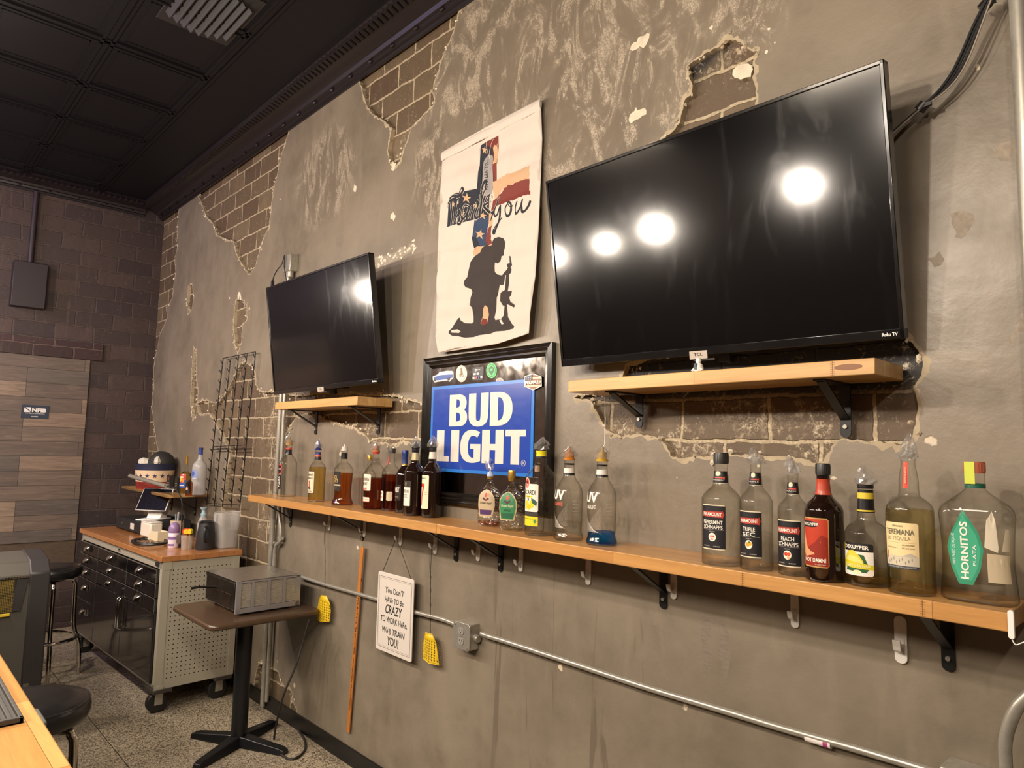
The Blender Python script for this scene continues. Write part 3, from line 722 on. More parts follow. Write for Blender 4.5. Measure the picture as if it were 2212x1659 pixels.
wall_shelf('thick maple shelf below the big television', xl1, xr1, 1.904, .205, .041,
           [(W(1382, 900).x, 1.863-W(1382, 917).z), (W(1828, 930).x, 1.863-W(1828, 936).z)], joints=(W(1800, 800, -.2).x,), knot=(W(1832, 788, -.205).x, 1.885))
xl2 = W(594.5, 870, -.21).x; xr2 = -3.03
wall_shelf('short maple shelf below the smaller television', xl2, xr2, 1.906, .21, .044,
           [(W(683, 930).x, 1.862-W(683, 934).z), (W(818, 930).x, 1.862-W(818, 934).z)])
wall_shelf('long maple shelf carrying the row of liquor bottles', -4.24, -0.357, ZS, .228, .040,
           [(W(x, y).x, 1.303-W(x, y).z) for x, y in ((628, 1134), (783, 1163), (986, 1206), (1082, 1228), (1434, 1306), (2050, 1438))],
           mat='maple', joints=(W(1607, 1245, -.22).x, W(1995, 1310, -.22).x, W(946, 1130, -.22).x), name='bottle_shelf')

# ---------------------------------------------------------------- televisions
def m_screen():
    m, N, L, P = newmat('tv_screen'); b = NB(m)
    tc = b.n('ShaderNodeTexCoord').outputs['Object']
    P.inputs['Base Color'].default_value = (0.002, 0.002, 0.0025, 1)
    s = b.noise(b.scale(tc, (9, 1, 2.4)), 1.2, 5, 0.6, 1.5)
    L.new(b.rng(s, .55, .75, .125, .165), P.inputs['Roughness'])
    P.inputs['Specular IOR Level'].default_value = 0.5
    P.inputs['Coat Weight'].default_value = 0.12; P.inputs['Coat Roughness'].default_value = 0.04
    return m
M['screen'] = m_screen(); M['bezel'] = pm('#0d0d0e', .18, 0, .4, name='gloss_bezel')
def television(label, c, w, h, yaw, tilt, roll, logo, small, chin=.026, mountx=0):
    t = thing('television', label, 'television', c, rot=(tilt, -roll, yaw))
    b = .011
    mb = MB()
    mb.box(-w/2, w/2, -.006, .028, -h/2, -h/2+chin)
    mb.box(-w/2, w/2, -.006, .028, h/2-b, h/2)
    mb.box(-w/2, -w/2+b, -.006, .028, -h/2, h/2)
    mb.box(w/2-b, w/2, -.006, .028, -h/2, h/2)
    mb.build('bezel', M['bezel'], t, bevel=.002)
    MB().box(-w/2+b, w/2-b, -.002, .02, -h/2+chin, h/2-b).build('screen', M['screen'], t)
    mb = MB().box(-w*.42, w*.42, .028, .066, -h*.42, h*.25); mb.box(-w/2+.004, w/2-.004, .026, .032, -h/2+.004, h/2-.004)
    mb.build('back_cover', M['blackm'], t, bevel=.006)
    lg = MB().box(-.032, .032, -.0085, -.004, -h/2-.012, -h/2+.014)
    o = lg.build('logo_plate', pm('#b5aba0', .35, name='logo_silver'), t, bevel=.001)
    mb = MB(); text(mb, logo, -.016, .016, -h/2-.002, -h/2+.008, lambda u, v: (u, -.0088, v), 0, bold=.03)
    mb.box(-.02, .055, -.005, .01, -h/2-.018, -h/2-.012)
    mb.build('logo_lettering', pm('#2b2622', .4), o)
    mb = MB(); text(mb, small, w/2-.052, w/2-.014, -h/2+.008, -h/2+.017, lambda u, v: (u, -.0066, v), 0, bold=.03)
    mb.build('badge', pm('#e4e0da', .5), t)
    mb = MB(); mb.box(mountx-.11, mountx+.11, .066, .11, -h*.5-.005, -h*.2); mb.box(mountx-.02, mountx+.02, .06, .085, -h/2-.03, -h*.2)
    mb.build('wall_mount', M['blackm'], t, bevel=.002)
    return t
television('large wall-mounted television with lamp glare over the right-hand shelf', (-1.169, -.141, 2.317), 1.19, .703, -.012, .162, -.011, 'TCL', 'Roku TV', mountx=.05)
television('smaller dark television on the left above the short shelf', (-3.506, -.200, 2.291), 1.11, .657, .036, .131, .013, 'TCL', 'Roku', mountx=.0)

# ---------------------------------------------------------------- wall banner
def c3(X, Y): return (920+X/2.861, 200+Y/2.861)
def c5(X, Y): return (940+X/6.635, 280+Y/6.635)
YB = -.022
def PW(pts, f, y=YB): return [(W(*f(*p), y).x, W(*f(*p), y).z) for p in pts]
idn = lambda x, y: (x, y)
bpoly = PW([(956.7, 327.6), (1062, 271), (1171, 214), (1170, 300), (1167, 500), (1163, 600), (1158, 680), (1152.5, 722), (1080, 745), (948, 763), (941, 726), (945, 600), (950, 480), (955, 345)], idn)
def by(x, z):
    u = (x+2.33)/.33; v = (z-2.11)/1.02
    w = .005*math.sin(x*19+z*7) + .004*math.sin(x*41-z*9) + .0045*math.sin(z*23+x*5) + .003*math.sin(z*61+2)
    for cz in (2.36, 2.60, 2.86): w += .004*math.exp(-((z-cz-.03*math.sin(x*6))/.008)**2)
    for cx in (-2.5, -2.28, -2.12): w += .003*math.exp(-((x-cx)/.008)**2)
    low = max(0, .35-v)/.35
    return YB - .004 + 1.05*w*(1-.6*max(0, v-.85)/.15) - low*.03*max(0, u)**2 + (.008*low*abs(u) if u < 0 else 0)
soldier = [(415,920),(430,902),(455,893),(478,900),(488,925),(487,960),(480,985),(478,1005),(465,1010),(455,1040),(440,1055),(428,1050),(425,1075),(430,1110),(445,1125),(470,1130),(482,1110),(495,1095),(500,1080),(490,1070),(490,1055),(510,1050),(512,1010),(520,1007),(524,1050),(528,1065),(522,1080),(530,1095),(528,1115),(520,1125),(519,1180),(520,1232),(545,1228),(543,1255),(530,1270),(535,1295),(558,1315),(552,1330),(525,1315),(515,1310),(516,1350),(520,1390),(540,1430),(552,1445),(545,1460),(500,1475),(440,1478),(400,1490),(330,1500),(290,1510),(240,1515),(200,1505),(170,1505),(145,1490),(145,1475),(165,1455),(175,1425),(195,1395),(205,1390),(215,1410),(240,1425),(275,1425),(285,1415),(283,1380),(285,1330),(275,1315),(278,1270),(290,1235),(285,1215),(255,1205),(243,1185),(245,1160),(260,1145),(265,1100),(285,1050),(310,1015),(340,990),(350,960),(370,940),(395,950),(413,945)]
cm = {'cloth': 0, 'navy': 1, 'blue': 2, 'red': 3, 'cream': 4, 'dark': 5, 'tag': 6, 'white': 0, 'ink': 7, 'deepred': 8}
mats_b = [pm('#c6bbb0', .85, name='banner_cloth'), pm('#20242e', .85), pm('#2c3d58', .85), pm('#71322a', .85), pm('#bd9a78', .85), pm('#332b29', .85), pm('#908b8a', .8), pm('#1f2228', .85), pm('#6d2a22', .85)]
reg = []
def rg(pts, t, f=c3, jg=0): 
    q = PW(pts, f); q = jag(q, .012, .35, rr) if jg else q; reg.append((q, cm[t]))
rg([(335,325),(390,298),(386,420),(388,620),(385,760),(378,960),(305,975),(315,790),(318,640),(330,450)], 'navy')
rg([(325,595),(245,615),(170,625),(150,640),(135,670),(133,833),(150,826),(320,788)], 'navy')
rg([(380,305),(455,268),(453,330),(447,440),(386,460)], 'deepred')
rg([(385,330),(418,345),(416,450),(386,520)], 'navy')
rg([(419,345),(430,325),(440,330),(449,312),(444,436),(419,447)], 'cream', jg=1)
rg([(417,446),(444,434),(442,545),(416,552)], 'red')
rg([(416,550),(443,543),(500,520),(560,490),(610,470),(650,455),(651,545),(560,562),(500,592),(440,650),(415,662)], 'cream', jg=1)
rg([(651,538),(652,635),(540,665),(440,700),(395,735),(402,665),(440,640),(485,608),(520,575),(560,560),(600,548)], 'red', jg=1)
rg([(640,610),(652,608),(652,635),(540,665),(440,700),(400,730),(400,705),(520,650)], 'deepred', jg=1)
rg([(318,790),(385,760),(380,950),(306,975)], 'blue'); rg([(306,900),(330,895),(340,965),(305,975)], 'navy')
rg([(386,745),(413,738),(412,822),(383,852)], 'cream', jg=1); rg([(383,845),(412,822),(411,945),(379,950)], 'red', jg=1)
rg([(305,965),(350,950),(411,935),(412,985),(305,1012)], 'cream', jg=1)
for x, y, r in ((363, 355, 22), (258, 655, 26), (348, 880, 26), (308, 700, 20), (356, 762, 20), (168, 690, 16), (232, 745, 14)):
    q = star(x, y, r, -PI/2+.15); reg.append((PW([(a, y+(b-y)*1.25) for a, b in q], c3), 4))
rg([(354,430),(360,412),(380,392),(400,384),(412,390),(417,410),(414,600),(405,622),(385,635),(366,640),(356,630),(352,600)], 'tag')
rg(soldier, 'dark')
rg([(345,1428),(360,1380),(365,1340),(380,1315),(395,1330),(395,1375),(385,1425),(365,1440)], 'cream')
rg([(347,1428),(357,1395),(385,1400),(385,1425),(365,1440)], 'deepred', jg=1)
rg([(432,1392),(443,1340),(455,1240),(458,1190),(485,1188),(492,1130),(497,1128),(497,1222),(472,1240),(474,1290),(490,1318),(500,1322),(497,1380),(487,1396),(478,1405),(440,1408)], 'white')
rg([(470,1412),(482,1405),(497,1432),(484,1436)], 'white')
rg([(160,1470),(205,1465),(220,1478),(210,1487),(165,1485)], 'white')
rv, tris = regions(bpoly, reg, grid=(.012, .012))
ban = thing('banner', 'white cloth banner with Thank you script and kneeling soldier silhouette', 'banner', (-2.33, 0, 3.13))
mb = MB(); mb.keepn = True; mb.add([(v.x, by(v.x, v.y), v.y) for v in rv], [f for f, t in tris]); mb.mi = [t if t is not None else 0 for f, t in tris]
mb.shift(ban.location); cl = mb.build('cloth', mats_b, ban, sharp=80)
sol = cl.modifiers.new('thickness', 'SOLIDIFY'); sol.thickness = .0012; sol.offset = 1
# sewn sleeve along the top and hem stitching
zA = W(957, 330, YB); zB_ = W(1171, 215, YB)
mb = MB(); pts = [Vector((zA.x+(zB_.x-zA.x)*i/20, YB-.006-.002*math.sin(i), zA.z-.022+(zB_.z-zA.z)*i/20)) for i in range(21)]
vs = []
for p in pts:
    for k in range(8):
        g = 2*PI*k/8; vs.append((p.x, p.y+.007*math.cos(g), p.z+.022*math.sin(g)))
mb.add(vs, [(i*8+k, i*8+(k+1) % 8, (i+1)*8+(k+1) % 8, (i+1)*8+k) for i in range(20) for k in range(8)]); mb.shift(ban.location)
mb.build('pole_sleeve', mats_b[0], ban)
mb = MB()
def on(u, v, d=.0016): return (u, by(u, v)-d, v)
script = [
 ([(185,1060),(200,985),(250,950),(320,962),(370,960),(410,920),(430,870),(415,852),(388,880),(372,940),(335,1080),(290,1230),(270,1360)], (.008,.013,.013,.006,.009,.011)),
 ([(232,1000),(222,1120),(232,1260),(246,1380)], (.012,.013,.007)),
 ([(285,1290),(318,1190),(350,1150),(358,1200),(338,1290),(345,1350),(378,1360),(412,1300)], (.006,.012,.012,.006)),
 ([(478,1100),(440,1085),(405,1150),(402,1250),(420,1290),(455,1230),(488,1100),(470,1220),(478,1300),(505,1290)], (.006,.012,.012,.008)),
 ([(535,1075),(530,1180),(520,1290)], .012), ([(525,1240),(560,1110),(610,1040),(622,1060),(600,1200),(612,1280),(645,1260)], (.005,.012,.012,.006)),
 ([(660,1240),(662,1080),(685,880),(715,760),(742,745),(745,790),(720,880),(680,990)], (.012,.014,.007,.005)),
 ([(690,1090),(730,980),(770,935),(790,955),(765,1020),(700,1090),(740,1150),(790,1190),(835,1160),(870,1060),(900,950)], (.005,.012,.010,.012,.008,.006)),
 ([(900,950),(880,1060),(820,1200),(775,1310)], (.004,.008,.004)),
 ([(860,1100),(838,1190),(855,1240),(895,1210),(945,1090),(930,1230),(905,1390),(878,1490),(862,1480),(872,1420),(915,1330),(960,1260)], (.010,.009,.012,.012,.006,.004)),
 ([(1050,1060),(1012,1130),(1010,1210),(1040,1235),(1078,1170),(1092,1080),(1068,1040),(1048,1062),(1085,1110),(1130,1070)], (.006,.012,.009,.004,.003)),
 ([(1195,1030),(1155,1120),(1150,1190),(1180,1200),(1235,1120),(1285,1005),(1258,1110),(1268,1180),(1300,1175),(1345,1100),(1378,1020)], (.008,.012,.006,.012,.010,.004))]
for k, (pts, w) in enumerate(script):
    q = [(W(*c5(*p), YB).x, W(*c5(*p), YB).z) for p in pts]
    if k < 8: addstroke(mb, q, [x+.0065 for x in (w if isinstance(w, tuple) else (w,))], lambda u, v: on(u, v, .0014), 0)
for k, (pts, w) in enumerate(script):
    q = [(W(*c5(*p), YB).x, W(*c5(*p), YB).z) for p in pts]
    addstroke(mb, q, list(w) if isinstance(w, tuple) else w, lambda u, v: on(u, v, .0021), 1)
for pts in ([(738,185),(750,270),(770,360),(790,430)], [(855,140),(820,220),(790,300),(782,400)]):
    q = [(W(*c5(*p), YB).x, W(*c5(*p), YB).z) for p in pts]; addstroke(mb, q, .003, lambda u, v: on(u, v, .0024), 0)
tgx, tgz0, tgz1 = W(*c5(757, 480), YB).x, W(*c5(757, 480), YB).z, W(*c5(757, 860), YB).z
text(mb, 'U.S. VETERAN', 0, 1, 0, 1, lambda u, v: on(tgx-.012+.020*v, tgz0+(tgz1-tgz0)*u, .002), 1, bold=.02)
mb.shift(ban.location); mb.keepn = True
mb.build('lettering', [pm('#bdb2a6', .85), mats_b[7]], ban)

# ---------------------------------------------------------------- framed mirror with beer sign
mx0, mx1, mz0, mz1 = W(913.4, 775.7, -.03).x, W(1191, 738.5, -.03).x, W(952.4, 1086.8, -.03).z, W(1050, 757, -.03).z
mir = thing('framed_mirror', 'black framed mirror hanging below the cloth banner', 'mirror', ((mx0+mx1)/2, 0, mz0))
mb = MB(); FW = .052
prof = [(0, 0), (0, -.026), (.008, -.030), (.014, -.024), (.022, -.028), (.030, -.020), (.038, -.022), (.046, -.013), (FW, -.010), (FW, 0)]
cs = [(mx0, mz0, 1, 1), (mx1, mz0, -1, 1), (mx1, mz1, -1, -1), (mx0, mz1, 1, -1)]
vs = [(x+sx*a, y, z+sz*a) for (x, z, sx, sz) in cs for (a, y) in prof]; n = len(prof)
mb.add(vs, [(c*n+i, c*n+(i+1) % n, ((c+1) % 4)*n+(i+1) % n, ((c+1) % 4)*n+i) for c in range(4) for i in range(n)]); mb.shift(mir.location)
mb.build('frame', pm('#15120f', .22, 0, .3, name='black_lacquer'), mir, sharp=25)
mb = MB().box(mx0+FW-.004, mx1-FW+.004, -.010, -.002, mz0+FW-.004, mz1-FW+.004); mb.shift(mir.location)
mb.build('mirror_glass', m_metal('mirror_silver', '#b9b4ac', .03), mir)
def c7(X, Y): return (900+X/4.484, 730+Y/4.484)
YS = -.014
sx0 = W(*c7(148, 480), YS).x; sx1 = W(*c7(1140, 480), YS).x; sz1 = (W(*c7(170, 470), YS).z+W(*c7(1140, 395), YS).z)/2; sz0 = (W(*c7(240, 1295), YS).z+W(*c7(1060, 1345), YS).z)/2
sign = thing('beer_sign', 'blue beer sign with big white letters mounted on the mirror', 'sign', ((sx0+sx1)/2, 0, sz0))
mb = MB().box(sx0, sx1, YS, -.010, sz0, sz1); mb.shift(sign.location)
mb.build('light_blue_border', pm('#2f74c8', .25, 0, .3), sign, bevel=.001)
mb = MB(); mb.prism(rrect(sx0+.017, sx1-.017, sz0+.015, sz1-.015, .004), lambda u, v: (u, YS-.001, v), lambda u, v: (u, YS, v)); mb.shift(sign.location)
mb.build('blue_panel', pm('#2343a0', .22, 0, .3), sign)
GL = {'B': ([(0,0),(.6,0),(.8,.025),(.93,.1),(1,.2),(1,.33),(.96,.43),(.84,.51),(.92,.59),(.96,.7),(.94,.83),(.85,.93),(.72,.98),(.56,1),(0,1)], [[(.39,.15),(.5,.15),(.6,.19),(.63,.285),(.6,.385),(.5,.43),(.39,.43)], [(.39,.59),(.48,.59),(.56,.62),(.59,.71),(.56,.81),(.48,.85),(.39,.85)]]),
 'U': ([(0,1),(.38,1),(.38,.27),(.41,.18),(.5,.145),(.59,.18),(.62,.27),(.62,1),(1,1),(1,.3),(.96,.16),(.86,.06),(.7,.0),(.5,-.02),(.3,.0),(.14,.06),(.04,.16),(0,.3)], []),
 'D': ([(0,0),(.42,0),(.62,.025),(.8,.1),(.93,.22),(1,.4),(1,.6),(.93,.78),(.8,.9),(.62,.975),(.42,1),(0,1)], [[(.36,.16),(.44,.16),(.53,.2),(.6,.31),(.62,.5),(.6,.69),(.53,.8),(.44,.84),(.36,.84)]]),
 'L': ([(0,0),(1,0),(1,.17),(.6,.17),(.6,1),(0,1)], []), 'I': ([(0,0),(1,0),(1,1),(0,1)], []),
 'G': ([(.97,.93),(.8,.985),(.6,1.01),(.42,1),(.24,.94),(.1,.82),(.02,.65),(0,.47),(.02,.3),(.1,.15),(.24,.05),(.42,.0),(.62,-.01),(.82,.01),(1,.06),(1,.57),(.5,.57),(.5,.42),(.68,.42),(.68,.15),(.58,.145),(.47,.19),(.4,.3),(.38,.47),(.4,.64),(.47,.77),(.58,.83),(.72,.82),(.84,.77)], []),
 'H': ([(0,0),(.37,0),(.37,.4),(.63,.4),(.63,0),(1,0),(1,1),(.63,1),(.63,.58),(.37,.58),(.37,1),(0,1)], []), 'T': ([(.28,0),(.7,0),(.7,.81),(1,.81),(1,1),(0,1),(0,.81),(.28,.81)], [])}
mb = MB()
r1 = [('B', 312, 485), ('U', 498, 690), ('D', 706, 925)]; r2 = [('L', 198, 320), ('I', 336, 414), ('G', 426, 622), ('H', 636, 845), ('T', 862, 1060)]
def zc(X, Y): return W(*c7(X, Y), YS).z
zz = [(sum(zc(x, y) for x, y in ((312, 552), (690, 532)))/2, sum(zc(x, y) for x, y in ((310, 858), (700, 852)))/2), (sum(zc(x, y) for x, y in ((200, 893), (1060, 890)))/2, sum(zc(x, y) for x, y in ((200, 1190), (1000, 1232)))/2)]
for row, (zt_, zb_) in zip((r1, r2), zz):
    for ch, a, b_ in row:
        xa, xb_ = W(*c7(a, 1000), YS).x, W(*c7(b_, 1000), YS).x
        out, holes = GL[ch]; out = roundpoly(out, 3); holes = [roundpoly(h, 3) for h in holes]; f = lambda p: (xa+(xb_-xa)*p[0], zb_+(zt_-zb_)*p[1])
        o2 = [f(p) for p in out]; v2, t2 = regions(o2, [([f(p) for p in h], 0) for h in holes])
        mb.add([(v.x, YS-.0018, v.y) for v in v2], [g for g, t in t2 if t is None])
rx_, rz_ = W(*c7(1036, 1212), YS).x, W(*c7(1036, 1212), YS).z
o2 = ell(rx_, rz_, .013, .013, 24); v2, t2 = regions(o2, [(ell(rx_, rz_, .011, .011, 24), 0)])
mb.add([(v.x, YS-.0018, v.y) for v in v2], [g for g, t in t2 if t is None])
text(mb, 'R', rx_-.005, rx_+.005, rz_-.006, rz_+.006, lambda u, v: (u, YS-.0018, v), 0)
mb.shift(sign.location); mb.keepn = True; mb.build('lettering', pm('#d2cbc0', .4, name='sign_white'), sign)
# stickers along the top of the mirror glass
YK = -.0108
def sticker(name, label, layers, extra=None):
    mb = MB(); mats = []
    for k, (h, poly) in enumerate(layers):
        if h not in mats: mats.append(h)
        y = YK-.0006-.0003*k
        if k == 0: mb.prism(poly, lambda u, v: (u, YK-.0006, v), lambda u, v: (u, YK+.0006, v), 0)
        else: addpoly(mb, poly, lambda u, v: (u, y, v), mats.index(h))
    if extra:
        for (s, x0, x1, y0, y1, h, bold) in extra:
            if h not in mats: mats.append(h)
            text(mb, s, x0, x1, y0, y1, lambda u, v: (u, YK-.0006-.0003*(len(layers)+1), v), mats.index(h), bold=bold)
    mb.shift(mir.location); o = mb.build(name, [pm(h, .4) for h in mats], mir); o['label'] = label; return o
P7 = lambda pts: [(W(*c7(*p), YK).x, W(*c7(*p), YK).z) for p in pts]
def el7(cx, cy, rx, ry, n=24): return P7([(cx+rx*math.cos(2*PI*i/n), cy+ry*math.sin(2*PI*i/n)) for i in range(n)])
bumpn = lambda pts: P7(pts)
sticker('van_sticker', 'blue van sticker', [('#e6dfd4', P7([(157,372),(195,358),(225,330),(300,318),(345,320),(357,335),(357,390),(340,402),(320,425),(300,412),(205,425),(175,432),(158,405)])), ('#2d4f9a', P7([(165,380),(205,368),(235,360),(350,352),(352,385),(300,400),(200,412),(166,398)])), ('#b9cfe6', P7([(215,358),(235,338),(335,328),(342,350),(240,358)])), ('#26262a', el7(180,408,13,16,12)), ('#26262a', el7(312,398,14,17,12))])
sticker('round_sticker', 'cream round sticker', [('#e4d8bf', el7(435,346,54,82)), ('#8a7450', el7(435,346,46,71)), ('#e4d8bf', el7(435,346,44,68)), ('#7a5c30', P7([(425,290),(440,285),(446,320),(452,350),(440,362),(428,360),(418,372),(410,365),(428,340)])), ('#4a3a26', el7(424,368,10,14,12)), ('#e4d8bf', el7(424,368,7,10,12)), ('#4a3a26', el7(446,366,10,14,12)), ('#e4d8bf', el7(446,366,7,10,12))])
sticker('card_sticker', 'black payment card sticker', [('#141316', P7([(542,295),(548,288),(645,278),(650,285),(648,400),(640,407),(548,412),(541,405)])), ('#e8e2da', P7([(566,303),(580,301),(580,322),(566,324)])), ('#141316', P7([(570,307),(576,306),(576,317),(570,318)])), ('#e8e2da', P7([(553,342),(575,339),(575,358),(553,361)])), ('#e8e2da', P7([(584,338),(606,335),(606,355),(584,358)])), ('#d9d4cc', P7([(545,378),(565,376),(565,395),(545,397)])), ('#c9402e', P7([(573,376),(590,374),(590,393),(573,395)])), ('#2d4f9a', P7([(600,372),(614,371),(614,390),(600,392)])), ('#d9d4cc', P7([(622,370),(642,368),(642,388),(622,390)]))],
        [('Square', *[W(*c7(x, 312), YK).x for x in (586, 622)], W(*c7(600, 318), YK).z, W(*c7(600, 300), YK).z, '#e8e2da', .01)])
sticker('green_sticker', 'bright green round sticker', [('#4fc06a', el7(726,316,51,75)), ('#1f5a34', el7(726,316,41,61)), ('#4fc06a', el7(726,316,37,56)), ('#1f5a34', P7([(700,290),(728,272),(752,292),(750,325),(727,362),(702,330)])), ('#4fc06a', P7([(712,300),(740,296),(738,318),(714,322)]))])
sticker('small_sticker', 'small round sticker half behind the sign', [('#cfc3b4', el7(805,415,36,28)), ('#a98f8c', el7(805,415,28,22))])
YK = YS-.0032
hexp = [(1128,343),(1210,375),(1212,468),(1128,508),(1045,470),(1044,372)]
lay = [('#e8e0d4', P7(hexp)), ('#8d5b45', P7([(1128,352),(1203,380),(1205,463),(1128,500),(1052,465),(1051,378)]))]
for i in range(3):
    a = 385+i*38; lay.append(('#d6bf9f', P7([(1052, a), (1204, a-8), (1204, a+8), (1052, a+18)])))
lay.append(('#4c5468', P7([(1051,378),(1125,353),(1125,405),(1051,415)])))
for i in range(6): lay.append(('#e0d8cc', P7(star(1066+(i % 3)*22, 385+(i//3)*18, 6))))
hxs = sticker('hexagon_sticker', 'hexagonal flag sticker', lay, [('RURL', *[W(*c7(x, 432), YK).x for x in (1057, 1203)], W(*c7(1128, 448), YK).z, W(*c7(1128, 415), YK).z, '#f0e8dc', .045)])

# ---------------------------------------------------------------- adhesive hooks under the long shelf
def hook(zlen=.098):
    h = thing('adhesive_hook', '', 'hook')
    mb = MB(); mb.prism(rrect(-.012, .012, -zlen, 0, .011), lambda u, v: (u, -.006, v), lambda u, v: (u, 0, v)); mb.build('backing_plate', M['white'], h, bevel=.001)
    mb = MB(); pts = smooth_path([(0, -.006, -.045), (0, -.010, -.062), (0, -.020, -.070), (0, -.032, -.064), (0, -.038, -.046)], 6)
    vs = []; 
    for i, p in enumerate(pts):
        d = (pts[min(i+1, len(pts)-1)]-pts[max(i-1, 0)]).normalized(); q = Vector((0, -d.z, d.y))*.0022
        for s, e in ((-1, -1), (-1, 1), (1, 1), (1, -1)): vs.append(p + q*s + Vector((.0075*e, 0, 0)))
    mb.add(vs, [(i*4+k, i*4+(k+1) % 4, (i+1)*4+(k+1) % 4, (i+1)*4+k) for i in range(len(pts)-1) for k in range(4)] + [(0, 1, 2, 3), tuple(range(len(vs)-4, len(vs)))])
    mb.build('hook_arm', M['white'], h, bevel=.001); return h
hk = [(712, 1146, 'white adhesive hook holding the leftmost fly swatter'), (788, 1160, 'white adhesive hook holding the wooden yardstick'), (866, 1179, 'white adhesive hook holding the white joke sign'), (941, 1197, 'white adhesive hook holding the second fly swatter'),
      (1034, 1212, 'empty white hook between two black brackets, right of the second fly swatter'), (1126, 1235, 'empty white hook just right of the fourth shelf bracket'), (1272, 1263, 'empty white hook below the blue vodka bottle'),
      (1457, 1294, 'empty white hook beside the fifth shelf bracket'), (1719, 1356, 'empty white hook below the peach schnapps'), (1948, 1414, 'large empty white hook nearest the right end of the shelf')]
H0 = None; HP = []
for i, (x, y, lab) in enumerate(hk):
    p = W(x, y); zt_ = p.z+.098; loc = Vector((p.x, -.0005, min(zt_, 1.300)))
    if H0 is None: H0 = hook(); H0.location = loc; o = H0
    else: o = dup(H0, loc)
    o['label'] = lab; o['group'] = 'white hooks under the bottle shelf'
    if i == 9: o.scale = (1.25, 1, 1.22)
    HP.append(loc + Vector((0, -.028, -.063)))

# ---------------------------------------------------------------- things hanging from the hooks
def wall_pt(x, y, d): return W(x, y, -d)
def swatter(label, top, pad, tilt):
    t = thing('fly_swatter', label, 'fly swatter', top, group='yellow fly swatters hung from hooks')
    o = Vector(t.location)
    n = wall_pt(*pad[0], .03)       # neck of the paddle
    mb = MB(); a = Vector(top); pts = [a+Vector((-.006, 0, 0)), a+Vector((-.004, 0, -.10))] 
    for i in range(9): pts.append(a.lerp(n, .35+.65*i/8) + Vector((.0025*(-1)**i, 0, 0)))
    mb.tube([p-o for p in pts], .0016, 6)
    mb.tube([p-o for p in (a+Vector((.006, 0, 0)), a+Vector((.004, 0, -.10)), a.lerp(n, .35), n)], .0016, 6)
    mb.build('wire_handle', M['chrome'], t)
    poly = [wall_pt(*p, .03) for p in pad[1]]; pl2 = [(p.x, p.z) for p in poly]
    x0 = min(p[0] for p in pl2); x1 = max(p[0] for p in pl2); z0 = min(p[1] for p in pl2); z1 = max(p[1] for p in pl2)
    holes = []
    for i in range(7):
        for j in range(11):
            cx = x0+(x1-x0)*(i+.5)/7; cz = z0+(z1-z0)*(j+.4)/11.4; r = rect(cx-.0032, cx+.0032, cz-.0042, cz+.0042)
            if all(inpoly(q, pl2) for q in r) and cz < z1-.03: holes.append((r, 0))
    v2, t2 = regions(pl2, holes); mb = MB(); mb.keepn = True
    mb.add([(v.x, -.03-.012*math.sin(PI*(v.x-x0)/(x1-x0)), v.y) for v in v2], [g for g, t_ in t2 if t_ is None]); mb.shift(o)
    p = mb.build('paddle', pm('#d9b51f', .4, name='yellow_plastic'), t, sharp=70)
    s = p.modifiers.new('thickness', 'SOLIDIFY'); s.thickness = .0022
    mb = MB(); mb.tube([(q[0]-o.x, -.03-.012*math.sin(PI*(q[0]-x0)/(x1-x0))-o.y, q[1]-o.z) for q in pl2], .0022, 6, closed=True); mb.build('rim', pm('#d9b51f', .4, name='yellow_plastic'), p)
    return t
swatter('yellow fly swatter hanging beside the pizza oven', HP[0], ((702, 1290), [(697, 1286), (708, 1287), (713, 1303), (714, 1320), (712, 1342), (697, 1342), (685, 1338), (687, 1315), (692, 1295)]), 0)
swatter('yellow fly swatter hanging right of the white joke sign', HP[3], ((930, 1367), [(922, 1366), (938, 1370), (944, 1390), (948, 1437), (930, 1431), (916, 1422), (914, 1400), (918, 1380)]), 0)
ya = wall_pt(783, 1181, .022); yb = wall_pt(752, 1581, .012)
t = thing('yardstick', 'orange wooden yardstick with black print hanging against the wall', 'ruler', ya)
mb = MB(); hw = .0145; vs = []
for p in (ya, yb):
    for s, e in ((-1, -1), (1, -1), (1, 1), (-1, 1)): vs.append(Vector((p.x+hw*s, p.y+.003*e, p.z))-ya)
mb.add(vs, [(0, 1, 2, 3), (7, 6, 5, 4), (0, 1, 5, 4), (1, 2, 6, 5), (2, 3, 7, 6), (3, 0, 4, 7)]); mb.build('stick', m_wood('yardstick_wood', '#c67f3c', '#b06a2c', 2, (3, .2), .4, .8), t)
mb = MB(); Lr = (yb-ya).length
fy = lambda u, v: ((yb-ya)*u + Vector((v, -.0036, 0)))
for s, a0, a1 in (('Ph. 712-378-4242', .26, .46), ('Schaller, Iowa 51053', .47, .66), ('CONSOLIDATED POPCORN, INC.', .60, .88)):
    if s.startswith('Sch'): a0, a1 = .47, .58
    text(mb, s, 0, 1, 0, 1, lambda u, v, a0=a0, a1=a1: fy(a1+(a0-a1)*u, .009-.012*v), 0, bold=.02)
for i in range(72): mb.add([fy(i/72, -hw), fy(i/72, -hw+(.008 if i % 2 == 0 else .005)), fy(i/72+.0012, -hw+(.008 if i % 2 == 0 else .005)), fy(i/72+.0012, -hw)], [(0, 1, 2, 3)])
mb.keepn = True; mb.build('print', pm('#2a1a10', .6), t)
mb = MB(); h2 = HP[1]-ya; mb.tube([Vector((.004, -.004, -.012)), h2 + Vector((.006, 0, 0))], .0009, 5); mb.tube([Vector((-.004, -.004, -.012)), h2 + Vector((-.006, 0, 0))], .0009, 5)
mb.build('loop_of_string', pm('#b49a78', .8), t)
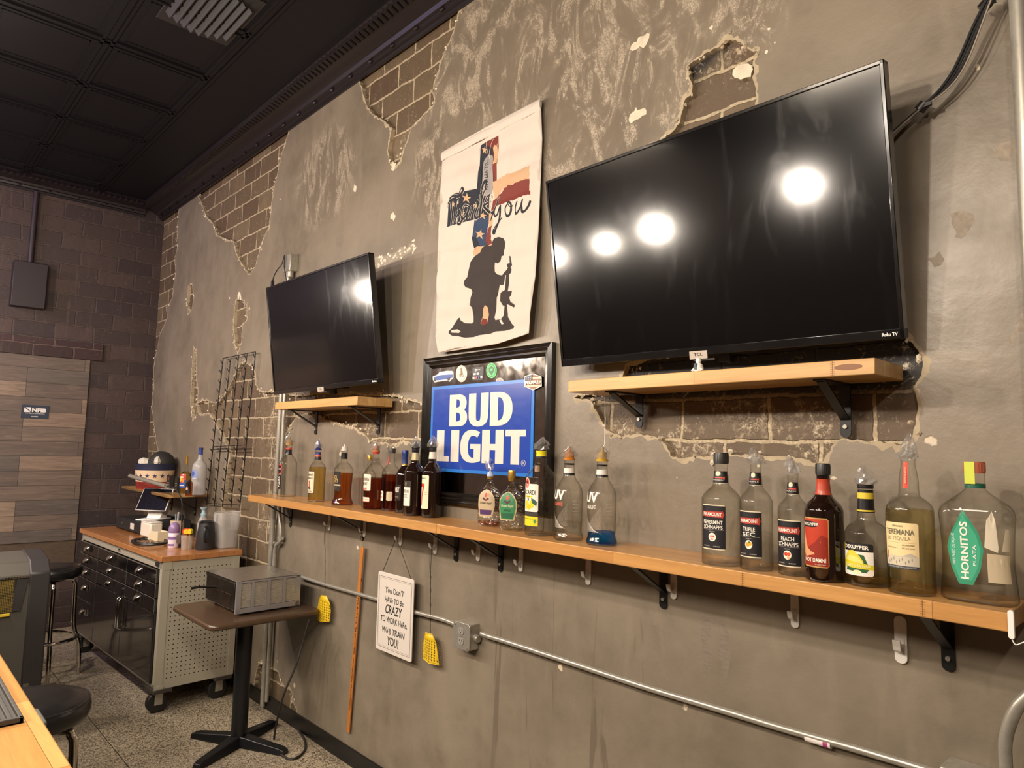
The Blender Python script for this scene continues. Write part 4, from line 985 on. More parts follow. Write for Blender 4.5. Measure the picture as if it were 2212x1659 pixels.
# joke sign
cA, cB, cC, cD = wall_pt(818, 1235, .040), wall_pt(894, 1250, .040), wall_pt(890, 1428, .040), wall_pt(811.5, 1404, .040)
js = thing('hanging_sign', 'white hanging sign about being crazy to work here', 'sign', (cA+cB)/2)
def c4(X, Y): return (800+X/7.545, 1220+Y/7.545)
x0, x1 = (cA.x+cD.x)/2, (cB.x+cC.x)/2; z1, z0 = (cA.z+cB.z)/2, (cC.z+cD.z)/2; o = Vector(js.location)
mb = MB(); mb.prism(rrect(x0, x1, z0, z1, .012), lambda u, v: (u-o.x, -.042-o.y, v-o.z), lambda u, v: (u-o.x, -.036-o.y, v-o.z)); mb.build('board', pm('#d3cac0', .5, name='enamel_white'), js, bevel=.002)
mb = MB(); q = Vector((-o.x, -o.y, -o.z))
for d, w in ((.013, .0014), (.018, .0007)):
    a = rrect(x0+d, x1-d, z0+d*1.5, z1-d*1.5, .002, 1)
    mb.add([(p[0]-o.x, -.0426-o.y, p[1]-o.z) for p in a] + [(p[0]-o.x, -.0426-o.y, p[1]-o.z) for p in rrect(x0+d+w, x1-d-w, z0+d*1.5+w, z1-d*1.5-w, .002, 1)], [(i, (i+1) % 8, 8+(i+1) % 8, 8+i) for i in range(8)])
def L4(s, X0, X1, Y0, Y1, bold=.004, shear=.12):   # a line of hand lettering given by its box in the photo
    xa = W(*c4(X0, Y0), -.043).x; xb_ = W(*c4(X1, Y0), -.043).x; za = W(*c4((X0+X1)/2, Y0), -.022).z; zb_ = W(*c4((X0+X1)/2, Y1), -.022).z
    text(mb, s, xa, xb_, zb_, za, lambda u, v: (u-o.x, -.0430-o.y, v-o.z+.0016*math.sin(u*160)), 0, bold=bold, shear=shear)
L4("You Don'T", 248, 555, 365, 465); L4('HAVe TO Be', 235, 542, 525, 615); L4('CRAZY', 248, 520, 650, 800, .012); L4('TO WORK HeRe,', 168, 600, 850, 965); L4("We'll TRAiN", 190, 560, 1020, 1125); L4('YOU!', 278, 458, 1165, 1305, .012)
mb.keepn = True; mb.build('lettering', pm('#242120', .6), js)
mb = MB(); hp = HP[2]-o
mb.tube([Vector((x0+.03, -.038, z1-.006))-o, hp + Vector((-.004, 0, 0)), hp + Vector((.004, 0, 0)), Vector((x1-.025, -.038, z1-.006))-o], .0018, 6); mb.build('cord', pm('#3a3028', .8), js)

# ---------------------------------------------------------------- conduits, outlet, cables
def pipe(name, label, pts, r, cat='conduit', mat='steel', n=12, clamps=(), grp=None):
    p0 = Vector(pts[0]); t = thing(name, label, cat, p0, group=grp)
    mb = MB().tube([Vector(p)-p0 for p in pts], r, n); mb.build('pipe', M[mat], t)
    for c in clamps:
        c = Vector(c)-p0; k = MB(); k.box(c.x-.03, c.x+.03, c.y+r*.2, c.y+r+.002, c.z-.010, c.z+.010); k.cyl(c+Vector((0, 0, -.010)), c+Vector((0, 0, .010)), r+.0025, 14); k.cyl(c+Vector((.022, r*.2-.004, 0)), c+Vector((.022, r*.5, 0)), .005, 8); k.build('pipe_strap', M['steel'], t)
    return t
d = .022
pts = smooth_path([wall_pt(x, y, d) for x, y in ((648, 1245), (700, 1262), (816, 1295), (893, 1321), (950, 1336), (978, 1346), (996, 1356))], 5)
pipe('conduit', 'thin metal conduit running from behind the oven to the outlet box', pts, .0105, mat='steel')
pts = smooth_path([wall_pt(x, y, d) for x, y in ((1040, 1369), (1060, 1376), (1100, 1388), (1250, 1437), (1401, 1486.5), (1550, 1531), (1703, 1577), (1850, 1618), (1990, 1660), (2060, 1682))], 5)
o = pipe('conduit', 'long metal conduit running right from the outlet box with pink printed tag', pts, .0105)
ta, tb = wall_pt(1741, 1592, d), wall_pt(1796, 1609, d)
mb = MB(); dd = (tb-ta); mb.cyl(ta, tb, .0112, 14, 0); mb.cyl(ta+dd*.72, ta+dd*.9, .0115, 14, 1); mb.shift(o.location); mb.build('printed_tag', [pm('#e0d8d2', .5), pm('#a83a7a', .5)], o)
ob = thing('outlet_box', 'galvanised duplex outlet box on the conduit', 'outlet', wall_pt(1018, 1369, 0)); oc = Vector(ob.location)
bx = MB().box(-.052, .052, -.052, 0, -.054, .054); bx.build('box', M['steel'], ob, bevel=.003)
mb = MB(); mb.prism([(-.046,-.056),(.046,-.056),(.056,-.046),(.056,.046),(.046,.056),(-.046,.056),(-.056,.046),(-.056,-.046)], lambda u, v: (u, -.057, v), lambda u, v: (u, -.052, v)); cv = mb.build('cover_plate', M['steel'], ob, bevel=.0015)
mb = MB()
for s in (-1, 1): mb.prism(rrect(-.017, .017, s*.0215-.014, s*.0215+.014, .010), lambda u, v: (u, -.0595, v), lambda u, v: (u, -.056, v), 0)
for s in (-1, 1):
    z = s*.0215
    for x in (-.007, .007): mb.box(x-.0012, x+.0012, -.0600, -.059, z-.001, z+.008, 1)
    mb.cyl((0, -.0600, z-.007), (0, -.059, z-.007), .0028, 10, 1)
for s in ((-.04, .045), (.04, -.045), (0, 0)): mb.cyl((s[0], -.0605, s[1]), (s[0], -.056, s[1]), .004, 8, 2)
mb.build('receptacle', [pm('#8f8a83', .45), pm('#15120f', .6), M['steel']], cv)
MB().cyl((.050, -d, 0), (.075, -d, -.004), .016, 12).build('connector', M['steel'], ob); MB().cyl((-.075, -d, .006), (-.050, -d, .003), .016, 12).build('connector', M['steel'], ob)
# twin conduits rising behind the table
pA = [wall_pt(x, y, .03) for x, y in ((563, 1512), (575, 1330), (585, 1180), (597, 1040), (606, 930), (612, 850), (628, 620))]
pA = [Vector((p.x, -.03, p.z)) for p in pA]
xa, xb_ = -4.295, -4.20
pipe('conduit', 'tall metal conduit up the wall left of its twin, beside the smaller television', [(xa-.02, -.028, 0.02), (xa-.02, -.028, 1.15), (xa, -.028, 1.35), (xa+.02, -.028, 2.86)], .0165, clamps=[(xa-.02, -.028, 1.03)])
pts = smooth_path([(xa+.028, -.025, .06), (xa+.028, -.025, .8), (xa+.035, -.025, 1.0), (xa+.10, -.028, 1.05), (xa+.095, -.028, 1.14), (xa+.065, -.028, 1.25), (xa+.058, -.028, 1.4), (xa+.060, -.028, 2.0)], 6)
pipe('conduit', 'second metal conduit with a small bend above the oven, right of its twin', pts, .0125, clamps=[(xa+.095, -.028, 1.07)])
jb = W(628, 570, -.03); t = thing('junction_box', 'galvanised junction box above the smaller television', 'outlet box', (jb.x, 0, jb.z))
MB().box(-.05, .05, -.058, 0, -.055, .055).build('box', M['steel'], t, bevel=.003)
mb = MB(); mb.cyl((-.022, -.0615, .02), (-.022, -.056, .02), .013, 14); mb.cyl((-.022, -.0615, -.02), (-.022, -.056, -.02), .013, 14); mb.build('receptacle', pm('#9a948c', .4), t)
MB().cyl((0.0, -.028, -.09), (0.0, -.028, -.055), .021, 14).build('connector', M['steel'], t)
q = [wall_pt(x, y, dd_) for x, y, dd_ in ((589, 607, .06), (592, 596, .07), (599, 583, .08), (608, 572, .08), (612, 560, .075), (615, 552, .07), (614, 575, .075), (618, 600, .07), (622, 625, .05))]
p0 = q[0]; cd = thing('power_cord', 'black power cord with a dangling plug above the smaller television', 'cord', p0)
MB().tube([p-p0 for p in smooth_path(q, 6)], .0035, 8).build('cable', M['blackm'], cd)
mb = MB().box(-.010, .010, -.008, .008, -.035, 0.002); mb.box(-.006, -.0045, -.003, .003, -.05, -.035); mb.box(.0045, .006, -.003, .003, -.05, -.035); mb.build('plug', M['blackm'], cd, bevel=.002)
# right-hand riser, its bend and the cable bundle
rp = W(2184, 0, -.05)
pipe('conduit', 'vertical metal conduit at the right edge of the wall', [(-.318, -.05, ZC-.02), (-.318, -.05, .02)][::-1], .0205)
q = smooth_path([wall_pt(x, y, .09) for x, y in ((2236, 1490), (2212, 1512), (2196, 1530), (2182, 1560), (2172, 1600), (2172, 1640), (2176, 1690))], 6)
pipe('conduit', 'bent metal conduit curving down at the lower right corner', q, .0135)
bp = wall_pt(2110, 1668, .08); t = thing('outlet_box', 'galvanised box at the bottom right with the bent conduit', 'outlet', (bp.x, 0, bp.z-.01))
MB().box(-.075, .02, -.085, 0, -.1, .0).build('box', M['steel'], t, bevel=.004)
MB().cyl((.028, -.085, -.02), (.028, -.085, .012), .02, 12).build('connector', M['steel'], t)
cpts = [((2150, -30), .07), ((2128, 12), .06), ((2105, 62), .055), ((2083, 115), .05), ((2060, 160), .045), ((2030, 198), .045), ((1992, 231), .05), ((1960, 258), .045), ((1925, 290), .07), ((1890, 325), .12)]
grp = 'cables to the big television'
for k, (off, r, mt, lab) in enumerate(((0, .0042, 'blackm', 'black cable on top of the bundle right of the big television'), (5, .0036, 'blackm', 'thin black cable underneath in the bundle right of the big television'), (-4, .0036, 'blackm', 'black cable at the left of the bundle right of the big television'), (9, .0022, 'white', 'thin pale cable sagging below the bundle right of the big television'))):
    q = []
    for i, ((x, y), dd_) in enumerate(cpts):
        sag = off*math.sin(PI*min(1, i/6)) if i < 6 else 0
        q.append(wall_pt(x+sag+off*.25, y+sag*.8, dd_+.003*k))
    p0 = q[0]; cd = tag(MB().tube([p-p0 for p in smooth_path(q, 5)], r, 7).build('cable', pm('#8f8578', .5) if mt == 'white' else M['blackm']), lab, 'cable', grp); cd.location = p0
for (x, y), lab in (((2128, 12), 'black cable tie on the cable bundle at the top edge'), ((1992, 231), 'black cable tie on the cable bundle beside the big television')):
    c = wall_pt(x, y, .05); dr = (wall_pt(x-12, y+14, .05)-c).normalized()
    mb = MB().cyl(-dr*.010, dr*.010, .014, 12); mb.box(.010, .024, -.012, -.004, -.006, .004); o = mb.build('cable_tie', M['black']); o.location = c; tag(o, lab, 'cable tie')
# thin white wire from the big shelf down to the blue vodka
a = wall_pt(1307, 860, .03); b_ = wall_pt(1306, 962, .05)
o = MB().tube([Vector((0, 0, 0)), (b_-a)*.5+Vector((.002, 0, 0)), b_-a], .0015, 6).build('hanging_wire', pm('#d8d0c6', .5)); o.location = a; tag(o, 'thin white wire hanging below the big shelf onto the plaster', 'wire')
# figurine on the big shelf
fg = W(1509, 797, -.17); t = thing('figurine', 'tiny white figurine with a dark bib standing on the big shelf', 'figurine', (fg.x, -.17, 1.904))
MB().lathe([(.001, 0), (.013, .002), (.016, .012), (.012, .024), (.006, .029)], n=16).build('body', M['white'], t)
MB().lathe([(.001, .027), (.008, .030), (.009, .036), (.006, .043), (.001, .045)], n=14).build('head', M['white'], t)
mb = MB(); mb.cyl((-.012, -.006, .010), (-.018, -.009, .004), .004, 8); mb.cyl((.012, -.006, .010), (.018, -.009, .004), .004, 8); mb.build('feet', M['white'], t)
mb = MB(); mb.box(-.005, .003, -.0175, -.010, .008, .026); mb.build('bib', pm('#39455c', .5), t)
# little remote clip at the right end of the shelf
rc = W(2187, 1345, -.235); t = thing('led_remote', 'slim white inline controller hanging at the right end of the bottle shelf', 'controller', (-.350, -.238, 1.352))
mb = MB(); mb.prism(rrect(-.0055, .0055, -.058, 0, .005), lambda u, v: (u, -.008, v), lambda u, v: (u, 0, v)); mb.build('case', M['white'], t, bevel=.001)
MB().tube(smooth_path([(0, -.004, -.058), (.006, -.004, -.068), (.02, -.003, -.060), (.05, 0, -.045)], 5), .0012, 6).build('lead', M['white'], t)
# ---------------------------------------------------------------- bottles
def interp(prof, z):
    for (r0, z0), (r1, z1) in zip(prof, prof[1:]):
        if z0 <= z <= z1 and z1 > z0: return r0+(r1-r0)*(z-z0)/(z1-z0)
    return prof[-1][0]
def sm_prof(prof, n=5):
    q = smooth_path([(r, 0, z) for r, z in prof], n); return [(max(.0005, p.x), p.z) for p in q]
SH = {  # fractions of radius / height of the glass up to the lip
 'round':   [(.0, .0), (.86, 0), (.97, .012), (1, .035), (1, .30), (1, .61), (.97, .67), (.82, .72), (.56, .77), (.40, .81), (.36, .85), (.32, .93), (.34, .95), (.34, 1)],
 'sloped':  [(.0, .0), (.88, 0), (.98, .012), (1, .035), (1, .30), (1, .61), (.96, .66), (.78, .71), (.52, .755), (.42, .785), (.40, .82), (.33, .93), (.35, .95), (.35, 1)],
 'liqueur': [(.0, .0), (.86, 0), (.97, .012), (1, .035), (1, .25), (1, .47), (.95, .53), (.76, .585), (.50, .62), (.41, .66), (.38, .74), (.34, .93), (.36, .95), (.36, 1)],
 'velvet':  [(.0, .0), (.92, 0), (1, .02), (.97, .05), (.84, .12), (.78, .22), (.82, .42), (.90, .64), (.86, .67), (.60, .735), (.36, .78), (.30, .82), (.28, .94), (.30, 1)],
 'uv':      [(.0, .0), (.90, 0), (1, .02), (.99, .05), (.90, .10), (.89, .16), (.93, .40), (.94, .56), (.88, .63), (.70, .70), (.48, .76), (.38, .81), (.34, .92), (.35, 1)],
 'jug':     [(.0, .0), (.92, 0), (1, .02), (1, .05), (1, .3), (1, .60), (.94, .66), (.70, .73), (.42, .79), (.33, .84), (.31, .95), (.33, 1)],
 'crown':   [(.0, .0), (.84, 0), (.95, .02), (.99, .10), (1, .45), (.97, .60), (.80, .70), (.42, .80), (.25, .86), (.24, .95), (.27, 1)],
 'tequila': [(.0, .0), (.92, 0), (1, .02), (.98, .10), (1, .36), (1, .58), (.90, .655), (.62, .70), (.46, .72), (.42, .76), (.40, .85), (.30, .96), (.32, 1)],
 'hornitos':[(.0, .0), (.92, 0), (1, .025), (.98, .12), (.93, .34), (.98, .60), (1, .66), (.90, .73), (.55, .80), (.30, .855), (.27, .88), (.26, 1)],
 'slim':    [(.0, .0), (.90, 0), (1, .02), (1, .10), (1, .40), (.99, .60), (.84, .68), (.52, .74), (.36, .78), (.30, .86), (.28, 1)],
}
def wrap_on(t, z, r, h, lean=0.0, seed=1):
    rd = random.Random(seed); n = 14; mb = MB(); vs = []; lv = [(r*1.25, -.012), (r*1.35, 0), (r*1.15, h*.25), (r*.8, h*.55), (r*.45, h*.8), (r*.12, h)]
    for k, (rr_, zz_) in enumerate(lv):
        for i in range(n):
            g = 2*PI*i/n; q = rr_*(1+rd.uniform(-.28, .28)); vs.append((q*math.cos(g)+lean*zz_*1.0+lean*.3*zz_, q*math.sin(g), z+zz_+rd.uniform(-.003, .003)))
    mb.add(vs, [(k*n+i, k*n+(i+1) % n, (k+1)*n+(i+1) % n, (k+1)*n+i) for k in range(len(lv)-1) for i in range(n)])
    return mb.build('plastic_wrap', M['film'], t, flat=True)
def bottle(label, x, y, R, Hg, shape, mat='glass', liq=None, level=0.0, neck=None, labels=(), closure=('cap', '#161616', .03), rot=0.0, sx=1, sy=1, p=2.0, band=None, z=ZS, name='liquor_bottle', group='liquor bottles on the long shelf', wrap=0, lean=0.0, smooth=True):
    t = thing(name, label, 'bottle', (x, y, z), rz=rot, group=group)
    prof = [(r*R, q*Hg) for r, q in SH[shape]]
    pf = sm_prof(prof[1:], 4); pf = [(.001, 0.0005)] + pf
    nn = 48 if p == 2.0 else 64
    mb = MB().lathe(pf, n=nn, sx=sx, sy=sy, p=p, capb=True, capt=False); mb.build('glass', M[mat], t, sharp=50)
    if liq and level > 0:
        lp = [(.001, .005)] + [(max(.001, r-.0022), max(q, .005)) for r, q in pf if .004 < q < level*Hg] 
        lp.append((interp(pf, level*Hg)-.0022, level*Hg)); lp.append((.001, level*Hg))
        MB().lathe(lp, n=nn, sx=sx, sy=sy, p=p, capb=False, capt=False).build('liquor', M[liq], t, sharp=50)
    # labels: (u0,u1 in units of R round from the front, z0,z1 in m, layers, texts, offset)
    def mapper(off):
        def f(u, v):       # u: angle (rad) from the front, v: height in m
            r = interp(pf, v)+off; c, s = math.sin(u), -math.cos(u)
            if p != 2.0: k = (abs(c)**p+abs(s)**p)**(-1/p); c *= k; s *= k
            return (c*r*sx, s*r*sy, v)
        return f
    for li, lb in enumerate(labels):
        poly, base, items = lb[:3]; nm = lb[3] if len(lb) > 3 else 'label'
        mats = [base]; reg = []; tx = []
        for it in items:
            if it[0] == 'T': tx.append(it); h = it[6]
            else: h = it[1]
            if h not in mats: mats.append(h)
            if it[0] != 'T': reg.append((it[2], mats.index(h)))
        ds = .12 if p == 2.0 else .04
        poly = dens(poly, ds, .012); reg = [(dens(q, ds, .03), m_) for q, m_ in reg]
        us = [q[0] for q in poly]; du = (max(us)-min(us)); nn_ = max(3, int(du/(.14 if p == 2.0 else .05)))
        # cut on a grid in the round direction so the paper follows the glass
        rv, tr = regions(poly, reg, grid=(du/nn_, .010))
        fm = mapper(.0006 if p == 2.0 else .0012); mb = MB(); mb.keepn = True
        mb.add([fm(v.x, v.y) for v in rv], [f for f, t_ in tr]); mb.mi = [t_ if t_ is not None else 0 for f, t_ in tr]
        lo = mb.build(nm, [pm(h, .45) for h in mats], t, sharp=70)
        if tx:
            mb = MB(); mb.keepn = True; fm2 = mapper(.0012 if p == 2.0 else .0026)
            for (_, s, a, b_, c, d_, h, *ex) in tx:
                bold = ex[0] if ex else .01; vert = len(ex) > 1 and ex[1]; sh = ex[2] if len(ex) > 2 else 0
                text(mb, s, a, b_, c, d_, fm2, mats.index(h), bold=bold, shear=sh, mx=.12 if p == 2.0 else .03, vert=bool(vert))
            mb.build('print', [pm(h, .45) for h in mats], lo)
    nr = interp(pf, Hg*.99)
    if band:    # coloured sleeve round the neck: (z0 frac, z1 frac, colour, stripes)
        for bi, (a, b_, h, nm) in enumerate(band):
            zs = [a+(b_-a)*i/6 for i in range(7)]
            MB().lathe([(interp(pf, q*Hg)+.0008, q*Hg) for q in zs], n=32, sx=sx if p == 2 else 1, sy=sy if p == 2 else 1, capb=False, capt=False).build('neck_label', nm if not isinstance(nm, str) else pm(h, .35), t)
    ztop = Hg
    if closure[0] == 'cap':
        _, h, ch = closure; r = nr*1.12
        mb = MB().lathe([(r, -.004), (r, ch*.9), (r*.93, ch)], z0=ztop, n=32)
        for i in range(24): g = 2*PI*i/24; mb.box(r*math.cos(g)-.0004, r*math.cos(g)+.0004, r*math.sin(g)-.0004, r*math.sin(g)+.0004, ztop, ztop+ch*.85)
        mb.build('cap', h if not isinstance(h, str) else pm(h, .4), t)
        if len(closure) > 3: pass
    elif closure[0] == 'pourer':
        _, h, ch = closure; r = nr
        mb = MB().lathe([(r*1.12, -.003), (r*1.15, .004), (r*.92, .006), (r*.90, ch*.62), (r*.35, ch*.70), (r*.28, ch)], z0=ztop, n=20); mb.build('pourer', h if not isinstance(h, str) else pm(h, .25), t)
    elif closure[0] == 'none': pass
    if wrap: wrap_on(t, ztop+(closure[2]*.45 if closure[0] == 'pourer' else .004), nr*1.1, wrap, lean, int(abs(x)*1000) % 997)
    return t
def R4(a, b_, c, d_, r=.004):  # a rounded label outline (angles a..b, heights c..d)
    k = r/.05
    return [(a+k, c), (b_-k, c), (b_, c+r), (b_, d_-r), (b_-k, d_), (a+k, d_), (a, d_-r), (a, c+r)]
def E2(cx, cz, ra, rz, n=18): return ell(cx, cz, ra, rz, n)
def el_(h, *a): return ('P', h, E2(*a))
def bx_(h, a, b_, c, d_): return ('P', h, rect(a, b_, c, d_))
ARROW = lambda a, b_, c, d_: [(a, c+.002), (b_-.12, c), (b_-.10, c-.003), (b_, (c+d_)/2), (b_-.10, d_+.003), (b_-.12, d_), (a, d_-.002), (a+.06, (c+d_)/2)]
gold = pm('#c9a24e', .25, .8, name='gold_foil'); CL = 'pour spout'
def paramount(kind, fruit, x, y, R, Hg, z0, z1, hw, **kw):
    it = [bx_('#d9cdb0', -hw, hw, z0, z0+.003), bx_('#d9cdb0', -hw, hw, z1-.003, z1), ('P', '#b23a2c', ARROW(-.92*hw, .92*hw, z1-.036, z1-.018)), ('T', 'PARAMOUNT', -.80*hw, .72*hw, z1-.032, z1-.022, '#efe6d8', .02)]
    zt_ = z1-.044
    for s in kind: it.append(('T', s, -.78*hw if len(s) > 6 else -.5*hw, .78*hw if len(s) > 6 else .5*hw, zt_-.0105, zt_, '#efe6d8', .012)); zt_ -= .0135
    it += [bx_('#b8b0a4', -.85*hw, .85*hw, zt_+.0005, zt_+.001), ('T', 'LIQUEUR', -.22*hw, .22*hw, zt_-.006, zt_-.003, '#cfc6b8', .0), el_('#efe4d2', 0, zt_-.020, .30*hw, .012)]
    for i, (fx, fz, fr, fc) in enumerate(fruit): it.append(el_(fc, fx*hw, zt_-.020+fz, fr*hw, fr*.036, 12))
    it += [('T', '15% ALC/VOL', -.75*hw, -.2*hw, z0+.008, z0+.011, '#cfc6b8', .0), ('T', '30 PROOF', .1*hw, .6*hw, z0+.008, z0+.011, '#cfc6b8', .0)]
    nk0 = Hg*.80
    nl = (R4(-1.5, 1.5, Hg*.79, Hg*.915, .002), '#171518', [el_('#d9cdb0', 0, Hg*.89, .4, .007), ('P', '#c8473a', ARROW(-1.0, 1.0, Hg*.842, Hg*.858)), ('T', kind[0], -.9, .9, Hg*.822, Hg*.832, '#cfc6b8', .01), bx_('#d9cdb0', -1.5, 1.5, Hg*.792, Hg*.797)], 'neck_label')
    return bottle(labels=[(R4(-hw, hw, z0, z1), '#17161b', it), nl], x=x, y=y, R=R, Hg=Hg, shape='sloped', **kw)
# from the left end of the shelf
bottle('clear vodka bottle with a small red-ringed black label, first on the left', -4.018, -.085, .054, .315, 'jug', closure=('pourer', '#b08a50', .045), wrap=.055,
       labels=[(E2(0, .165, .50, .030), '#17161a', [('P', '#d8322f', E2(0, .165, .50, .030)), ('P', '#17161a', E2(0, .165, .44, .026)), ('T', "FIVE O'CLOCK", -.36, .36, .163, .170, '#e8e2d8', .01)]),
               (R4(-.42, .42, .045, .130), '#17161a', [('T', 'VODKA', -.2, .2, .055, .122, '#e0d8cc', .02, True), bx_('#e0dad0', -.42, -.28, .045, .130)])], band=[(.80, .90, '#201c1e', ''), (.90, .935, '#c9483a', '')])
bottle('spiced rum bottle with a cream sailor label and gold rum', -3.606, -.105, .046, .290, 'sloped', liq='liq_gold', level=.66, closure=('pourer', '#26306e', .050), wrap=.04, sx=1.0,
       labels=[(R4(-.75, .78, .045, .170), '#1b1a1a', [('P', '#d9cdb0', R4(-.70, .73, .048, .167)), ('T', 'Admiral', -.5, .55, .142, .158, '#2a2622', .01, False, .2), ('T', "Nelson's", -.5, .55, .124, .139, '#2a2622', .01, False, .2), el_('#b8402e', .0, .108, .14, .010), ('P', '#b8402e', [(-.16,.075),(.16,.075),(.10,.102),(-.10,.102)]), ('P', '#28303c', [(-.3,.070),(.3,.066),(.26,.078),(-.24,.080)]), ('T', 'SPICED RUM', -.4, .45, .052, .060, '#2a2622', .0)])], band=[(.80, .86, '#1d1c20', ''), (.86, .90, '#c9553c', ''), (.90, .95, '#2c3578', '')])
bottle('flared whisky bottle with a charcoal black label, a third empty', -3.324, -.100, .057, .290, 'velvet', liq='liq_amber', level=.585, closure=('pourer', '#cfc8be', .032), band=[(.84, .95, '#141414', '')],
       labels=[(R4(-.85, .75, .075, .178), '#2b2724', [('T', 'BLACK', -.68, .36, .140, .156, '#d6b070', .01), ('T', 'VELVET', -.72, .46, .120, .136, '#d6b070', .01), bx_('#cdb8a0', -.85, .75, .103, .110), ('T', 'CANADIAN', -.3, .3, .094, .098, '#8a8078', .0), ('T', 'WHISKY', -.25, .25, .086, .090, '#8a8078', .0)])])
bottle('big jug of bourbon liqueur with a white label and gold side cap', -3.027, -.090, .055, .290, 'jug', liq='liq_red', level=.54, closure=('pourer', pm('#b0704a', .5), .045), wrap=.035, band=[(.955, .995, '#b8352a', '')],
       labels=[(R4(-.85, .62, .095, .176), '#e3d8c4', [('T', 'SOUTHERN', -.70, .45, .142, .158, '#26221f', .012), ('T', 'COMFORT', -.70, .30, .120, .136, '#26221f', .012), ('P', '#b8382a', [(-.6,.092),(.22,.100),(.22,.110),(-.6,.104)]), ('T', 'Original', -.42, .08, .098, .105, '#f0e0d0', .0)]),
               (R4(-.8, .55, .038, .062, .002), '#e3d0bc', [bx_('#b8382a', -.8, .55, .038, .042), el_('#a83226', -.52, .050, .15, .009), ('T', 'NEW ORLEANS', -.28, .42, .050, .053, '#5a3a30', .0)])])
bottle('slim clear bottle with a gold cap right behind the bourbon liqueur jug', -3.165, -.040, .036, .245, 'round', closure=('cap', gold, .022))
bottle('whiskey bottle with a red-striped neck and low cream label', -2.920, -.066, .046, .286, 'round', liq='liq_red', level=.62, closure=('cap', '#3a3630', .022),
       labels=[(R4(-.85, .15, .050, .098), '#ded2be', [('T', 'BARREL', -.5, -.05, .082, .090, '#3a2a22', .01), ('T', '8', -.55, -.35, .064, .078, '#a8402e', .02), ('T', 'YEARS', -.3, 0, .064, .072, '#8a7a68', .0)]), (R4(.55, 1.2, .052, .096), '#cfc0a4', []), (R4(-.5, .0, .225, .270, .001), '#c2392e', [])])
bottle('dark whiskey bottle with a blue foil top and white block letters', -2.805, -.066, .040, .278, 'round', mat='darkglass', closure=('cap', pm('#26356e', .3, .3), .022), band=[(.82, .845, '#c9a86a', gold), (.845, 1.0, '#26356e', '')],
       labels=[(R4(-.9, .6, .060, .135), '#1c0f0b', [('T', 'TWIST', -.80, .42, .098, .122, '#e6dfd2', .03), ('T', 'BOURBON', -.5, .3, .074, .079, '#a8988a', .0)])])
bottle('black whisky bottle with a white lower label and pale gold neck', -2.677, -.096, .047, .312, 'sloped', mat='darkglass', closure=('pourer', '#121214', .03), wrap=.038, band=[(.815, .93, '#c9bd93', pm('#cbbf95', .25, .5, name='pale_gold_foil')), (.93, 1.0, '#101014', '')],
       labels=[(R4(-.85, .62, .045, .160), '#2e2b29', [('P', '#dcd6cc', rect(-.85, .55, .045, .130)), ('P', '#8a7440', [(-.2,.150),(-.05,.128),(.10,.150),(.02,.155),(-.05,.147),(-.12,.155)]), ('T', 'WINDSOR', -.72, .40, .105, .120, '#3a3633', .01), ('T', 'CANADIAN', -.4, .2, .093, .099, '#6a645c', .0), ('T', 'Blended Whisky', -.4, .25, .082, .088, '#6a645c', .0), el_('#55504a', -.25, .067, .07, .008), el_('#dcd6cc', -.25, .067, .045, .006)])])
bottle('black whiskey bottle with a cream label and big red seven', -2.566, -.078, .045, .318, 'sloped', mat='darkglass', closure=('pourer', '#141214', .03), wrap=.040, band=[(.83, .93, '#d9cfbd', ''), (.95, 1.0, '#141214', '')],
       labels=[(R4(-.85, .62, .040, .190), '#e2d8b8', [('T', "Seagram's", -.55, .25, .172, .181, '#3a342e', .01), ('P', '#c02f28', [(-.62,.152),(.12,.152),(.12,.142),(-.18,.095),(-.26,.052),(-.52,.052),(-.42,.100),(-.18,.136),(-.56,.136),(-.62,.130)]), ('T', 'AMERICAN', 0, .45, .112, .116, '#6a6252', .0), ('T', 'WHISKEY', .05, .5, .103, .107, '#6a6252', .0), bx_('#a39a80', .1, .4, .085, .0856), bx_('#a39a80', .1, .4, .077, .0776), bx_('#a39a80', .1, .4, .069, .0696)])])
def crown_royal(lab, x, y, base, panel, txt, cl, wrapped, extra):
    hw = .80
    arch = [(-hw*.74, .040), (hw*.74, .040), (hw, .085), (hw*.96, .115), (hw*.7, .137), (hw*.3, .148), (0, .150), (-hw*.3, .148), (-hw*.7, .137), (-hw*.96, .115), (-hw, .085)]
    inner = [(a*.88, .044+(b_-.040)*.94) for a, b_ in arch]
    it = [('P', base, inner), el_('#b8382c', 0, .128, .14, .009), ('P', '#5a2038', [(-.3,.112),(0,.103),(.3,.112),(.22,.119),(0,.110),(-.22,.119)]), ('T', 'Crown Royal', -.52, .52, .088, .101, extra, .008, False, .3), ('P', panel, [(-.5,.048),(.5,.048),(.56,.068),(-.56,.068)])] + txt
    return bottle(lab, x, y, .050, .206 if wrapped else .205, 'crown', mat='facet', liq='liq_amber' if wrapped else 'liq_straw', level=.10 if wrapped else .05, closure=cl, sx=1.0, sy=.62, p=2.6, rot=.30,
        labels=[(arch, '#b9a27c', it)], band=[(.93, .99, '#b8924a', gold)], smooth=False)
crown_royal('cut glass whisky bottle with a tan crown label and purple panel', -2.151, -.090, '#b5a283', '#4a2d5c', [], ('pourer', '#b9c4e0', .022), True, '#2e2620')
crown_royal('cut glass whisky bottle with a green apple label and gold stopper', -1.998, -.112, '#2f7a4e', '#1f5a3c', [('T', 'APPLE', -.3, .3, .074, .082, '#1d4a30', .01)], ('cap', gold, .028), False, '#d9d8b0')
t = thing('pour_spout', 'clear plastic spout with a blue flap leaning on the tan crown whisky bottle', 'pour spout', (-2.151, -.090, ZS+.228), rot=(0, -.35, 0))
